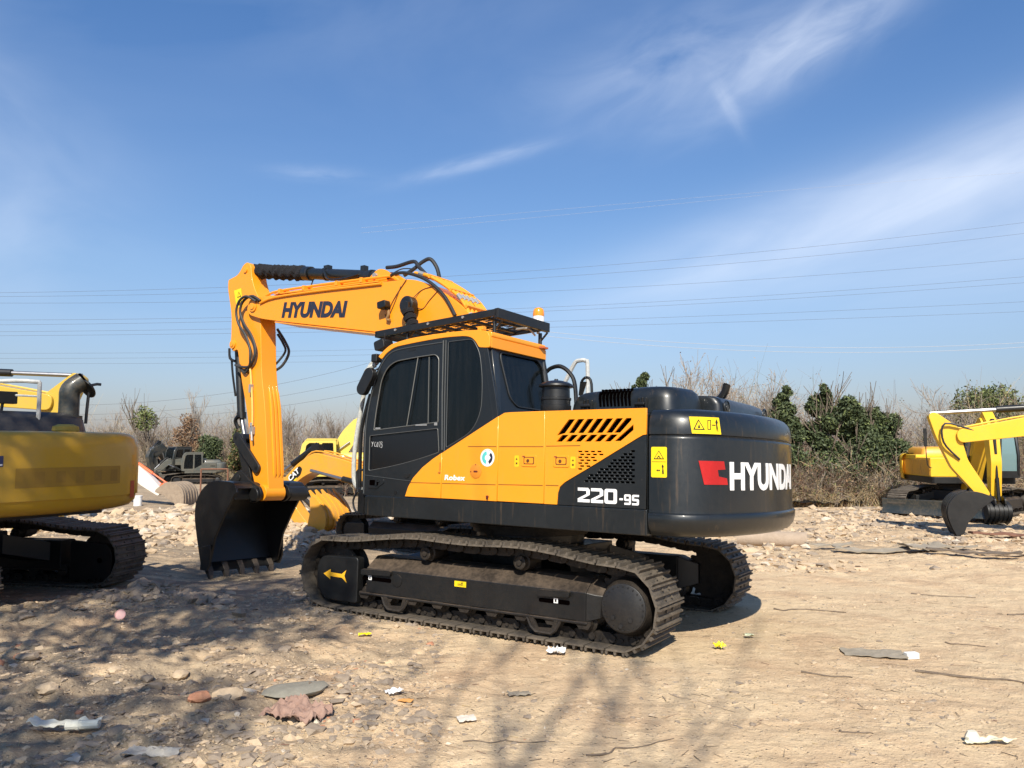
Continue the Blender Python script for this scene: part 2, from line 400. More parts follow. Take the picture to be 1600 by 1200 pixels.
def gz(x, y):
    x = np.asarray(x, float); y = np.asarray(y, float)
    u = (x - OX) * math.cos(YU) + (y - OY) * math.sin(YU); v = -(x - OX) * math.sin(YU) + (y - OY) * math.cos(YU)
    base = -0.20 * sstep(-1.2, 5.5, -v) - 0.10 * sstep(1.5, 5.5, u) * sstep(7.5, 9.5, y)
    under = np.exp(-((np.abs(u) / 2.7) ** 4 + (np.abs(v) / 1.9) ** 4))
    d = np.hypot(x, y)
    far = sstep(26, 60, d)
    rough_l = 0.22 + 1.15 * sstep(0.2, -2.2, x) * sstep(10.5, 7.0, y) + 0.6 * np.exp(-(((x + 8) / 5) ** 2 + ((y - 17.5) / 4.5) ** 2)) + 0.7 * np.exp(-(((x - 9) / 6) ** 2 + ((y - 15) / 4) ** 2))
    n = fbm(x / 5.5, y / 5.5, 2, 1) * 0.16 + rough_l * (fbm(x / 1.1, y / 0.9, 3, 5) * 0.17 + np.abs(fbm(x / 0.42, y / 0.30, 3, 9)) * 0.14) + (0.35 + rough_l) * fbm(x / 0.10, y / 0.08, 3, 21) * 0.034
    ang = 0.35; xr = x * math.cos(ang) + y * math.sin(ang); yr = -x * math.sin(ang) + y * math.cos(ang)
    n = n + rough_l * np.abs(fbm(xr / 1.3, yr / 0.22, 3, 33)) * 0.11 + rough_l * rough_l * np.maximum(fbm(x / 0.20, y / 0.16, 3, 41), 0) * 0.07
    # rubble heap between the machines, low spoil on the far side
    heap = 0.34 * np.exp(-(((x + 7.2) / 3.6) ** 2 + ((y - 19.5) / 2.2) ** 2)) * (1 + 1.6 * fbm(x / 0.7, y / 0.7, 3, 61))
    heap = heap + 0.22 * np.exp(-(((x + 3.0) / 4.5) ** 2 + ((y - 18.5) / 2.0) ** 2)) * (1 + 1.6 * fbm(x / 0.6, y / 0.6, 3, 63))
    lump = 0.17 * np.exp(-(((x + 4.2) / 0.75) ** 2 + ((y - 8.95) / 0.38) ** 2)) * (1 + 2.0 * fbm(x / 0.22, y / 0.22, 3, 64))
    spoil = 0.15 * np.exp(-(((x - 11) / 8) ** 2 + ((y - 21.5) / 1.6) ** 2)) + 0.5 * np.exp(-(((y - 30) / 5.0) ** 2)) * sstep(3, 9, x) * 0.35
    dip = 0.13 * np.exp(-(((x + 4.0) / 1.3) ** 2 + ((y - 11.9) / 1.1) ** 2) ** 2)
    return base - dip - 0.045 * under + n * (1 - 0.85 * under) * (1 - 0.5 * far) - 0.03 * under * 0 + heap + lump + spoil + 0.5 * far * fbm(x / 30, y / 30, 3, 3)
def gz1(x, y): return float(gz(np.array([x]), np.array([y]))[0])
# ------------------------------------------------------------------ ground
def _ground(t, p):
    v = coord(t)
    sep = t.n('ShaderNodeSeparateXYZ'); t.l(v, sep.inputs[0])
    big = t.noise(v, 0.22, 4, 0.55, 0.4); mid = t.noise(v, 1.1, 6, 0.62, 0.6); fine = t.noise(v, 9, 7, 0.7); vf = t.noise(v, 55, 4, 0.7)
    mp = t.n('ShaderNodeMapping'); mp.inputs['Rotation'].default_value = (0, 0, 0.35); mp.inputs['Scale'].default_value = (0.55, 2.4, 1); t.l(v, mp.inputs[0])
    strk = t.noise(mp.outputs[0], 1.4, 7, 0.66, 0.8)
    sand = t.mix(fine, (0.50, 0.365, 0.215), (0.72, 0.55, 0.355))
    sand = t.mix(t.m('MULTIPLY', t.m('SUBTRACT', mid, 0.42), 3.0, clamp=True), sand, (0.44, 0.29, 0.175))
    grey = t.mix(fine, (0.11, 0.088, 0.066), (0.27, 0.215, 0.158))
    # disturbed grey-brown earth: to the left of the machine and on the far side
    left = t.m('MULTIPLY', t.m('ADD', sep.outputs[0], 0.2), -0.62)
    far = t.m('MULTIPLY', t.m('SUBTRACT', sep.outputs[1], 12.0), 0.16)
    reg = t.m('MAXIMUM', t.m('MINIMUM', left, 1.05), t.m('MINIMUM', far, 0.5))
    f = t.m('ADD', t.m('MULTIPLY', t.m('SUBTRACT', strk, 0.52), 4.2), t.m('SUBTRACT', t.m('MULTIPLY', reg, 1.1), 0.28), clamp=True)
    f = t.m('MULTIPLY', f, 0.85)
    col = t.mix(f, sand, grey)
    rust = t.m('MULTIPLY', t.m('SUBTRACT', t.noise(v, 0.5, 5, 0.6, 1.0), 0.60), 5.0, clamp=True)
    col = t.mix(t.m('MULTIPLY', rust, 0.55), col, (0.36, 0.20, 0.11))
    green = t.m('MULTIPLY', t.m('SUBTRACT', t.noise(v, 0.8, 5, 0.6, 0.5), 0.58), 4.0, clamp=True)
    col = t.mix(t.m('MULTIPLY', green, 0.35), col, (0.30, 0.29, 0.17))
    # pale grit and dark crumbs
    vo = t.n('ShaderNodeTexVoronoi'); vo.inputs['Scale'].default_value = 26; t.l(v, vo.inputs['Vector'])
    grit = t.m('MULTIPLY', t.m('SUBTRACT', 0.24, vo.outputs['Distance']), 6.0, clamp=True)
    gc = t.n('ShaderNodeSeparateColor'); t.l(vo.outputs['Color'], gc.inputs[0])
    gsel = t.m('GREATER_THAN', gc.outputs[0], 0.62)
    col = t.mix(t.m('MULTIPLY', t.m('MULTIPLY', grit, gsel), 0.75), col, (0.72, 0.60, 0.44))
    dsel = t.m('LESS_THAN', gc.outputs[1], 0.16)
    col = t.mix(t.m('MULTIPLY', t.m('MULTIPLY', grit, dsel), 0.7), col, (0.16, 0.11, 0.07))
    col = t.mix(t.m('MULTIPLY', t.m('SUBTRACT', vf, 0.5), 1.2, clamp=True), col, (0.78, 0.62, 0.44))
    col = t.mix(t.m('MULTIPLY', t.m('SUBTRACT', t.noise(v, 3.2, 6, 0.7, 0.8), 0.53), 2.6, clamp=True), col, (0.37, 0.26, 0.155))
    t.l(col, p.inputs['Base Color']); p.inputs['Roughness'].default_value = 0.95; p.inputs['Specular IOR Level'].default_value = 0.2
    h = t.m('ADD', t.m('ADD', t.m('MULTIPLY', fine, 0.7), t.m('MULTIPLY', vf, 0.25)), t.m('ADD', t.m('MULTIPLY', strk, 0.6), t.m('MULTIPLY', grit, 0.30)))
    bp = t.n('ShaderNodeBump'); bp.inputs['Strength'].default_value = 0.9; bp.inputs['Distance'].default_value = 0.05
    t.l(h, bp.inputs['Height']); t.l(bp.outputs[0], p.inputs['Normal'])
GROUND = mat('dry_clay_ground', _ground)
def make_ground():
    ang = np.concatenate([np.arange(-180, -48, 4.0), np.arange(-48, -36, 0.6), np.arange(-36, 36, 0.10), np.arange(36, 48, 0.6), np.arange(48, 180, 4.0)])
    ang = np.radians(ang)
    rad = np.concatenate([[0.35, 1.0, 1.8, 2.6, 3.2], 3.6 * 1.0048 ** np.arange(0, 620)])
    rad = np.concatenate([rad, rad[-1] * 1.06 ** np.arange(1, 72)])
    A, Rr = np.meshgrid(ang, rad)
    X = np.sin(A) * Rr; Y = np.cos(A) * Rr; Z = gz(X, Y)
    n, m_ = X.shape
    co = np.stack([X, Y, Z], -1).reshape(-1, 3)
    i = np.arange(n - 1)[:, None] * m_; j = np.arange(m_)[None, :]; j2 = (j + 1) % m_
    F = np.stack([i + j, i + m_ + j, i + m_ + j2, i + j2], -1).reshape(-1, 4)
    co = np.vstack([co, [[0, 0, gz1(0, 0)]]]); c = len(co) - 1
    F = F[:, ::-1]
    me = bpy.data.meshes.new('ground')
    nf = len(F)
    tri = np.stack([np.arange(m_), (np.arange(m_) + 1) % m_, np.full(m_, c)], -1)
    me.vertices.add(len(co)); me.vertices.foreach_set('co', co.astype(np.float32).ravel())
    loops = np.concatenate([F.ravel(), tri[:, ::-1].ravel()])
    me.loops.add(len(loops)); me.loops.foreach_set('vertex_index', loops.astype(np.int32))
    st = np.concatenate([np.arange(nf) * 4, nf * 4 + np.arange(m_) * 3])
    me.polygons.add(len(st)); me.polygons.foreach_set('loop_start', st.astype(np.int32))
    me.polygons.foreach_set('use_smooth', [True] * len(st))
    me.update(calc_edges=True); me.validate()
    o = link('ground', me, None, [GROUND]); tag(o, kind='structure')
    if me.polygons[1000].normal.z < 0: me.flip_normals()
    return o
make_ground()
# ------------------------------------------------------------------ merged numpy meshes (stones, foliage, scrub)
def np_mesh(name, V, F, mats, mi=None, smooth=False):
    me = bpy.data.meshes.new(name); k = F.shape[1]
    me.vertices.add(len(V)); me.vertices.foreach_set('co', np.ascontiguousarray(V, dtype=np.float32).ravel())
    me.loops.add(F.size); me.loops.foreach_set('vertex_index', np.ascontiguousarray(F, dtype=np.int32).ravel())
    me.polygons.add(len(F)); me.polygons.foreach_set('loop_start', (np.arange(len(F)) * k).astype(np.int32))
    if mi is not None: me.polygons.foreach_set('material_index', np.ascontiguousarray(mi, dtype=np.int32))
    me.polygons.foreach_set('use_smooth', [smooth] * len(F))
    me.update(calc_edges=True)
    for m_ in mats: me.materials.append(m_)
    return me
def ico():
    bm = bmesh.new(); bmesh.ops.create_icosphere(bm, subdivisions=1, radius=1.0)
    V = np.array([v.co[:] for v in bm.verts]); F = np.array([[v.index for v in f.verts] for f in bm.faces]); bm.free(); return V, F
ICV, ICF = ico()
def _stone(c1, c2, nm):
    return rough(nm, c1, c2, 6, 0.9, 0.5, 0.02)
ST1 = _stone((0.38, 0.28, 0.18), (0.56, 0.43, 0.29), 'pale_clay_stone'); ST2 = _stone((0.20, 0.155, 0.115), (0.34, 0.27, 0.20), 'brown_clod'); ST3 = _stone((0.42, 0.35, 0.27), (0.62, 0.54, 0.43), 'white_stone'); ST4 = _stone((0.38, 0.16, 0.09), (0.52, 0.26, 0.15), 'brick_crumb')
def scatter_stones(name, n, region, size, seed, flat=0.55, weights=(0.5, 0.35, 0.12, 0.03), clump=0.9, emb=0.10):
    rs = np.random.RandomState(seed); X, Y, S = [], [], []
    while len(X) < n:
        x, y, w = region(rs)
        k = vnoise(np.array([x / clump]), np.array([y / clump * 1.3]), seed)[0]
        if rs.rand() > max(0.05, (k - 0.3) * 2.2) * w: continue
        X.append(x); Y.append(y); S.append(size[0] * (size[1] / size[0]) ** (rs.rand() ** 2.4))
    X = np.array(X); Y = np.array(Y); S = np.array(S); Z = gz(X, Y)
    k = len(ICV); V = np.repeat(ICV[None], n, 0) * (1 + 0.5 * (rs.rand(n, k, 1) - 0.5) * 2)
    V = V * (S[:, None, None] * (0.6 + 0.8 * rs.rand(n, 1, 3))); V[:, :, 2] *= flat
    a = rs.rand(n) * 6.283; c, s = np.cos(a)[:, None], np.sin(a)[:, None]
    x = V[:, :, 0] * c - V[:, :, 1] * s; y = V[:, :, 0] * s + V[:, :, 1] * c
    V = np.stack([x + X[:, None], y + Y[:, None], V[:, :, 2] + Z[:, None] + S[:, None] * emb], -1)
    F = (ICF[None] + (np.arange(n) * k)[:, None, None]).reshape(-1, 3)
    mi = np.repeat(rs.choice(4, n, p=weights), len(ICF))
    me = np_mesh(name, V.reshape(-1, 3), F, [ST1, ST2, ST3, ST4], mi)
    return tag(link(name, me), kind='stuff')
def reg_near(rs):
    d = 4.2 * (20 / 4.2) ** rs.rand(); a = R(rs.uniform(-36, 36)); x, y = d * math.sin(a), d * math.cos(a)
    w = 1.0 if x < -0.5 else 0.42
    u = (x - OX) * math.cos(YT) + (y - OY) * math.sin(YT); v = -(x - OX) * math.sin(YT) + (y - OY) * math.cos(YT)
    if abs(u) < 2.3 and 0.8 < abs(v) < 1.6: w = 0
    return x, y, w
tag(scatter_stones('gravel', 20000, reg_near, (0.004, 0.028), 3, 0.45, (0.68, 0.30, 0.015, 0.005), 0.7, -.10), 'crumbs of pale and brown clay strewn over the yard', 'gravel')
def reg_left(rs):
    d = 4.2 * (10.5 / 4.2) ** rs.rand(); a = R(rs.uniform(-36, -5)); return d * math.sin(a), d * math.cos(a), 1.0
tag(scatter_stones('clods', 4600, reg_left, (0.008, 0.052), 19, 0.5, (0.28, 0.69, 0.02, 0.01), 0.55, -.04), 'broken grey-brown clods all over the left foreground', 'clods')
def reg_heap(rs):
    if rs.rand() < 0.55: x, y = rs.normal(-7.0, 2.6), rs.normal(18.9, 2.0)
    else: x, y = rs.uniform(-9, -1), rs.normal(17.3, 1.2)
    return x, y, 1.0
tag(scatter_stones('rubble', 7000, reg_heap, (0.02, 0.15), 8, 0.62, (0.72, 0.14, 0.13, 0.01), 1.5), 'pale broken rubble heaped behind the black bucket', 'rubble')
def reg_right(rs):
    y = rs.uniform(12.0, 23.0); return rs.uniform(3.5, 17), y, 0.35 + 0.65 * min(1, max(0, (y - 15) / 4))
tag(scatter_stones('rubble', 9000, reg_right, (0.015, 0.12), 11, 0.5, (0.62, 0.32, 0.055, 0.005), 2.2), 'scattered pale rubble on the open ground at right', 'rubble')
def reg_lump(rs):
    return rs.normal(-4.25, 0.55), rs.normal(8.95, 0.30), 1.0
tag(scatter_stones('clod_pile', 420, reg_lump, (0.02, 0.11), 12, 0.6, (0.10, 0.87, 0.03, 0.0), 0.6), 'low pile of brown clods beside the yellow machine\'s track', 'clods')
# ------------------------------------------------------------------ crawler tracks
DT = YT - YU
def track_profile():
    P = [(1.55, -.03)] + [(1.55 - 3.35 * k / 16, -.03) for k in range(1, 17)]
    for k in range(1, 12): a = R(270 - 15 * k); P.append((-1.76 + 0.39 * math.cos(a), 0.37 + 0.40 * math.sin(a)))
    P += [(-1.50, 0.775), (-1.15, 0.825), (-0.90, 0.848), (-0.66, 0.86), (-0.40, 0.848), (-0.1, 0.842), (0.2, 0.85), (0.47, 0.862), (0.72, 0.85), (1.05, 0.815), (1.40, 0.775)]
    for k in range(1, 12): a = R(95 - 15.5 * k); P.append((1.76 + 0.395 * math.cos(a), 0.37 + 0.40 * math.sin(a)))
    P = catmull([(x, 0, z) for x, z in P], 4, True)
    L = [0]
    for i in range(len(P)): L.append(L[-1] + (P[(i + 1) % len(P)] - P[i]).length)
    return P, L
TP, TL = track_profile()
def on_profile(s):
    s %= TL[-1]; i = 0
    while TL[i + 1] < s: i += 1
    a, b = TP[i], TP[(i + 1) % len(TP)]; return a.lerp(b, (s - TL[i]) / (TL[i + 1] - TL[i]))
NSH = 48
PITCH = TL[-1] / NSH
def shoe_frames():
    out = []
    for k in range(NSH):
        a, b = on_profile(k * PITCH), on_profile((k + 1) * PITCH); c = (a + b) / 2; t = (b - a).normalized()
        n = Vector((t.z, 0, -t.x))         # outward
        if (c - Vector((0, 0, 0.42))).dot(n) < 0: n = -n
        M = Matrix((t, n.cross(t), n)).transposed().to_4x4(); M.translation = c - n * 0.026 * 0
        out.append(M)
    return out
FR = shoe_frames()
def shoe_mb(mb=None):
    mb = mb or MB(); h = PITCH / 2
    mb.box(-h * 0.90, h * 0.94, -0.30, 0.30, -0.050, -0.034)
    for x in (-h * 0.86, -h * 0.05, h * 0.74):
        mb.prism([(x - .014, -0.033), (x + .014, -0.033), (x + .007, -0.002), (x - .007, -0.002)], -0.295, 0.295)
    for y in (-0.075, 0.075):
        for x in (-h * 0.45, h * 0.35): mb.cyl((x, y, -0.033), (x, y, -0.018), 0.014, seg=6)
    return mb
def chain_mb(v0):
    mb = MB(); h = PITCH / 2
    for M in FR:
        mb.xf = Matrix.Translation((0, v0, 0)) @ M
        for s in (-1, 1):
            y = s * 0.085
            mb.prism([(-h * 1.1, -0.135), (-h * 1.1, -0.075), (-h * .8, -0.052), (h * .8, -0.052), (h * 1.05, -0.07), (h * 1.05, -0.125), (h * .6, -0.148), (-h * .7, -0.148)], y - .022, y + .022)
            mb.cyl((h * .95, y + s * .022, -.102), (h * .95, y + s * .045, -.102), .034, seg=8)
            mb.cyl((-h * .2, y + s * .022, -.09), (-h * .2, y + s * .036, -.09), .020, seg=6)
        mb.cyl((-h, -.09, -.102), (-h, .09, -.102), .03, seg=8)
    mb.xf = None; return mb
def frame_mb(v0, sgn):
    """box frame between the wheels; sgn: side that faces outwards"""
    mb = MB(); o = v0 + sgn * 0.205; i = v0 - sgn * 0.20
    prof = [(o, 0.20), (o, 0.455), (v0 + sgn * .04, 0.575), (i, 0.575), (i, 0.20)]
    mb.prism(prof, -1.40, 1.22, plane='yz')
    # tapered rear end that carries the final drive
    mb.rings([[(-1.401, a, b) for a, b in prof], [(-1.49, v0 + (a - v0) * .86, .225 + (b - .2) * .84) for a, b in prof], [(-1.62, v0 + (a - v0) * .45, .27 + (b - .2) * .6) for a, b in prof]])
    mb.box(-1.42, 1.30, v0 - .20, o + .018 * sgn, 0.175, 0.199)
    return mb
def final_drive(parent, v0, sgn, M_, DM, rz):
    mb = MB(); o = v0 + sgn * .255
    # sprocket with teeth
    n = 21; prof = []
    for k in range(n * 4):
        a = 2 * math.pi * k / (n * 4); r = 0.315 if k % 4 in (0, 1) else 0.275
        prof.append((-1.76 + r * math.cos(a), 0.385 + r * math.sin(a)))
    mb.prism(prof, v0 - .028, v0 + .028)
    s = fixn(mb.build('sprocket', M_, parent, rz=rz))
    mb = MB()
    mb.lathe((-1.79, o - sgn * .20, 0.372), [(0.262, 0), (0.262, sgn * .055), (0.250, sgn * .065), (0.235, sgn * .15), (0.212, sgn * .196)], 'y', 40)
    h = fixn(mb.build('drive_housing', CHAIN, parent, rz=rz))
    mb = MB(); mb.lathe((-1.79, o - sgn * .003, 0.372), [(0.206, 0), (0.206, sgn * .012), (0.200, sgn * .016), (0.001, sgn * .0165)], 'y', 40)
    for k in range(24):
        a = 2 * math.pi * k / 24; c = (-1.79 + .186 * math.cos(a), o + sgn * .013, .372 + .186 * math.sin(a)); mb.cyl(c, (c[0], c[1] + sgn * .006, c[2]), .007, seg=6)
    for a, r_ in ((-2.2, .12), (-.75, .13), (-1.45, .155)):
        c = (-1.79 + r_ * math.cos(a), o + sgn * .013, .372 + r_ * math.sin(a)); mb.cyl(c, (c[0], c[1] + sgn * .011, c[2]), .019, seg=12); mb.cyl(c, (c[0], c[1] + sgn * .013, c[2]), .012, seg=6)
    fixn(mb.build('drive_cover', DM, parent, rz=rz))
def undercarriage(root, rz, detail=True, shoe_m=SHOE, frame_m=MUDDY, disc_m=DISC, s=1.0):
    sm = None
    for sg in (1, -1):
        v0 = 1.195 * sg
        if detail:
            tr = chain_mb(v0).build('track_chain', CHAIN, root, rz=rz)
            for M in FR:
                if sm is None: o = shoe_mb().build('track_shoe', shoe_m, tr); sm = o.data
                else: o = bpy.data.objects.new('track_shoe', sm); COL.objects.link(o); o.parent = tr
                o.matrix_local = Matrix.Translation((0, v0, 0)) @ M
        else:
            mb = MB()
            for M in FR: mb.xf = Matrix.Translation((0, v0, 0)) @ M; shoe_mb(mb)
            mb.xf = None; mb.build('crawler_track', shoe_m, root, rz=rz); chain_mb(v0).build('track_chain', CHAIN, root, rz=rz)
        fr = fixn(frame_mb(v0, sg).build('track_frame', frame_m, root, bevel=.008, rz=rz))
        # steps and slots
        if detail:
            o = v0 + sg * .206
            for (a, b) in ((0.86, 1.27), (-1.25, -0.92)):
                mb = MB(); mb.prism(rpoly([(a, .405), (b, .385), (b, .445), (a, .455)], .02), o, o + sg * .035); mb.prism(rpoly([(a + .01, .33), (b, .33), (b, .365), (a + .01, .37)], .015), o, o + sg * .004, 1); mb.build('step', [frame_m, SLOT], fr)
            mb = MB(); mb.lathe((.79, o, .36), [(.065, 0), (.065, sg * .006), (.045, sg * .008)], 'y', 16); mb.build('grease_port', frame_m, fr)
        # idler and its guard
        mb = MB(); mb.lathe((1.72, v0, .385), [(0.10, -.13), (.27, -.10), (.285, -.085), (.235, -.05), (.235, .05), (.285, .085), (.27, .10), (.10, .13)], 'y', 32)
        fixn(mb.build('idler_wheel', CHAIN, root, rz=rz))
        mb = MB(); o = v0 + sg * .215
        mb.prism(rpoly([(1.335, .07), (1.335, .56, .05), (1.88, .54, .10), (1.95, .43, .12), (1.94, .20, .15), (1.82, .07, .08)], .03), o - sg * .10, o + sg * .004)
        g = mb.build('idler_guard', BLACK if frame_m is MUDDY else frame_m, root, bevel=.012, rz=rz)
        if detail:
            w = o + sg * .0065
            A = [(1.84, .345), (1.735, .40), (1.735, .368), (1.565, .362), (1.50, .41), (1.525, .345), (1.49, .275), (1.56, .322), (1.735, .325), (1.735, .29)]
            MB().prism(A, w - .002 * sg, w).build('direction_arrow', plain('arrow_orange', (.80, .42, .02), .5), g)
            mb = MB(); mb.box(-.09, .05, v0 + sg * .206, v0 + sg * .209, .375, .43); q = mb.build('frame_sticker', YSTICK, fr)
            mb = MB(); mb.box(-.05, .01, v0 + sg * .2092, v0 + sg * .2105, .40, .405); mb.box(-.06, .02, v0 + sg * .2092, v0 + sg * .2105, .39, .393); mb.prism([(-.055, .41), (-.03, .41), (-.042, .425)], v0 + sg * .2092, v0 + sg * .2105); mb.build('sticker_symbol', INK2, fr)
            for x, z in ((1.16, .335), (-1.10, .335)):
                MB().box(x - .022, x + .022, v0 + sg * .2105, v0 + sg * .213, z, z + .045).build('small_tag', WHITE, fr)
                MB().prism([(x - .008, z + .008), (x + .010, z + .012), (x + .010, z + .033), (x - .008, z + .036)], v0 + sg * .213, v0 + sg * .2145).build('tag_mark', INK2, fr)
        # rollers
        for k in range(9 if detail else 7):
            x = 1.24 - k * (2.62 / (8 if detail else 6))
            mb = MB(); mb.lathe((x, v0, .185), [(.05, -.19), (.075, -.185), (.075, -.14), (.10, -.12), (.075, -.09), (.075, .09), (.10, .12), (.075, .14), (.075, .165), (.05, .19)], 'y', 16)
            mb.prism([(x - .075, .176), (x - .07, .205), (x + .07, .205), (x + .075, .176), (x + .045, .135), (x - .045, .135)], v0 + sg * .165, v0 + sg * .208)
            fixn(mb.build('track_roller', CHAIN, root, rz=rz))
        for x in (0.47, -0.67):
            mb = MB(); mb.lathe((x, v0, .66), [(.04, -.17), (.065, -.16), (.065, -.06), (.082, -.05), (.082, .09), (.066, .10), (.066, .16), (.056, .165), (.054, .158), (.030, .158), (.028, .172), (.008, .174)], 'y', 18); mb.box(x - .04, x + .04, v0 - .2, v0 - .1, .5, .66)
            fixn(mb.build('carrier_roller', CHAIN, root, rz=rz))
        if detail:
            for x in (0.80, -0.98):
                mb = MB(); o = v0 + sg * .225
                mb.tube([(x + .19, o - sg * .02, .19), (x + .13, o, .10), (x + .08, o, .062), (x - .08, o, .060), (x - .13, o, .10), (x - .17, o - sg * .02, .19)], .016, 6)
                mb.prism([(x + .16, .185), (x + .10, .075), (x + .07, .055), (x - .08, .055), (x - .12, .09), (x - .15, .185), (x - .11, .185), (x - .085, .11), (x + .06, .10), (x + .11, .185)], o - sg * .02, o)
                mb.build('track_guard', CHAIN, root, rz=rz)
        final_drive(root, v0, sg, CHAIN, disc_m, rz)
    mb = MB(); mb.box(-.75, .75, -.62, .62, .42, .74); mb.cyl((0, 0, .74), (0, 0, .84), .62, seg=32)
    for su in (1, -1):
        for sg in (1, -1):
            mb.rings([[(su * .30, sg * .5, .46), (su * .72, sg * .5, .46), (su * .72, sg * .5, .72), (su * .30, sg * .5, .72)], [(su * .62, sg * 1.0, .30), (su * 1.06, sg * 1.0, .30), (su * 1.06, sg * 1.0, .55), (su * .62, sg * 1.0, .55)]])
    fixn(mb.build('car_body', BLACK if frame_m is MUDDY else frame_m, root, bevel=.01, rz=rz))
    mb = MB(); mb.cyl((0, 0, .84), (0, 0, 1.005), .66, seg=40); mb.cyl((0, 0, .89), (0, 0, .93), .70, seg=40)
    mb.build('swing_bearing', CHAIN, root, rz=rz)
# ------------------------------------------------------------------ counterweight
def cw_plan(inset=0.0, R0=2.87, W0=1.375, u0=-2.125, n_arc=28):
    Rr, Wd = R0 - inset, W0 - inset
    uc = -math.sqrt(Rr * Rr - Wd * Wd); rc = 0.42
    half = [(u0, Wd), (u0 - .05, Wd)]
    a = Vector((uc + rc * .62, Wd)); th = math.asin(Wd / Rr) - rc * .85 / Rr
    b = Vector((-Rr * math.cos(th), Rr * math.sin(th))); c = Vector((uc, Wd))
    for k in range(11):
        s_ = k / 10; q = a * (1 - s_) ** 2 + c * 2 * s_ * (1 - s_) + b * s_ * s_; half.append((q.x, q.y))
    for k in range(1, n_arc + 1):
        t_ = th * (1 - k / n_arc); half.append((-Rr * math.cos(t_), Rr * math.sin(t_)))
    return half + [(x, -y) for x, y in half[-2::-1]]
def counterweight(name, m_, root, z0=1.0, z1=2.10, step=1.20, groove=1.865, **kw):
    lv = [(z0, .16), (z0 + .006, .10), (z0 + .03, .05), (z0 + .07, .018), (z0 + .13, 0), (step - .012, -.002), (step, .006), (step + .008, .020), (step + .03, .022),
          (groove - .03, .022), (groove - .012, .024), (groove - .004, .034), (groove + .004, .034), (groove + .012, .020), (groove + .05, .020), (z1 - .10, .032), (z1 - .055, .052), (z1 - .025, .080), (z1 - .008, .115), (z1, .16)]
    rs = [[(x, y, z) for x, y in cw_plan(i, **kw)] for z, i in lv]
    mb = MB(); mb.rings(rs); o = fixn(mb.build(name, m_, root, angle=50)); return o
CWP = cw_plan(.022); CWL = [0]
for i in range(1, len(CWP)): CWL.append(CWL[-1] + math.dist(CWP[i], CWP[i - 1]))
def on_cw(s, z, off=0.004):
    s = max(0, min(s, CWL[-1] - 1e-4)); i = 0
    while CWL[i + 1] < s: i += 1
    f = (s - CWL[i]) / (CWL[i + 1] - CWL[i]); a, b = Vector(CWP[i]), Vector(CWP[i + 1]); p = a.lerp(b, f); d = (b - a).normalized()
    # smooth the normal between neighbouring segments
    n = Vector((d.y, -d.x)); n = -n if n.dot(p) < 0 else n
    return (p.x + n.x * off, p.y + n.y * off, z)
def s_of_angle(a):
    best = min(range(len(CWP)), key=lambda i: abs(math.atan2(CWP[i][1], -CWP[i][0]) - a)); 
    i = max(0, min(best, len(CWP) - 2)); 
    for j in (best - 1, best):
        if 0 <= j < len(CWP) - 1:
            a0 = math.atan2(CWP[j][1], -CWP[j][0]); a1 = math.atan2(CWP[j + 1][1], -CWP[j + 1][0])
            if min(a0, a1) <= a <= max(a0, a1): return CWL[j] + (a - a0) / (a1 - a0) * (CWL[j + 1] - CWL[j])
    return CWL[best]
# ------------------------------------------------------------------ the main excavator
def rz_pt(x, y, z, a): return (x * math.cos(a) - y * math.sin(a), x * math.sin(a) + y * math.cos(a), z)
def bolt(mb, p, r=.012, h=.008, n=(0, 1, 0)): mb.cyl(p, (p[0] + n[0] * h, p[1] + n[1] * h, p[2] + n[2] * h), r, seg=6)
EX = empty('excavator')
EXM = Matrix.Translation((OX, OY, 0)) @ Matrix.Rotation(YU, 4, 'Z') @ Matrix.Translation((0, 1.4, 0)) @ Matrix.Rotation(TILT, 4, 'X') @ Matrix.Translation((0, -1.4, 0))
EX.matrix_world = EXM
tag(EX, 'large orange and charcoal crawler excavator parked in the centre of the yard', 'excavator')
undercarriage(EX, DT)
V = 1.37
# deck and skirt
mb = MB(); mb.box(-2.115, 1.28, -1.34, 1.335, 1.005, 1.215); mb.box(-2.1, -.52, -1.33, 1.325, 1.215, 2.06); mb.box(-.52, .95, -1.33, -.42, 1.215, 1.98); mb.box(-.52, 1.2, -.25, .30, 1.215, 1.30)
mb.build('deck_frame', CHAR2, EX, bevel=.01)
mb = MB(); mb.prism(rpoly([(-2.115, 1.005), (1.31, 1.005, .05), (1.31, 1.222, .03), (-2.115, 1.228)], .012), 1.30, 1.375)
sk = mb.build('side_skirt', CHAR, EX, bevel=.012)
mb = MB(); mb.box(1.24, 1.31, -1.30, 1.29, 1.01, 1.21); mb.build('front_skirt', CHAR, EX, bevel=.01)
# side panels with real slots
def para(a, b, c, w):      # slanted slot: bottom-left, top-left -> width to the right
    return [a, b, (b[0] - w, b[1]), (a[0] - w, a[1])]
A_ = [(.205, 1.232), (.705, 1.232), (.665, 1.335), (.60, 1.43), (.47, 1.545), (.33, 1.635), (.205, 1.70)]
B_ = [(-.515, 1.232), (.198, 1.232), (.198, 1.703), (-.515, 2.066)]
C_ = [(-1.06, 1.232), (-.522, 1.232), (-.522, 2.068), (-.585, 2.096), (-.66, 2.10), (-1.06, 2.102)]
D_ = [(-1.067, 1.232), (-1.067, 2.102), (-2.105, 2.102), (-2.105, 1.872), (-2.075, 1.868), (-2.03, 1.845), (-1.56, 1.585), (-1.29, 1.44), (-1.235, 1.395), (-1.215, 1.34), (-1.208, 1.232)]
E_ = [(-1.214, 1.232), (-1.221, 1.34), (-1.241, 1.39), (-1.294, 1.434), (-1.564, 1.579), (-2.034, 1.839), (-2.078, 1.862), (-2.105, 1.866), (-2.105, 1.232)]
slots = []
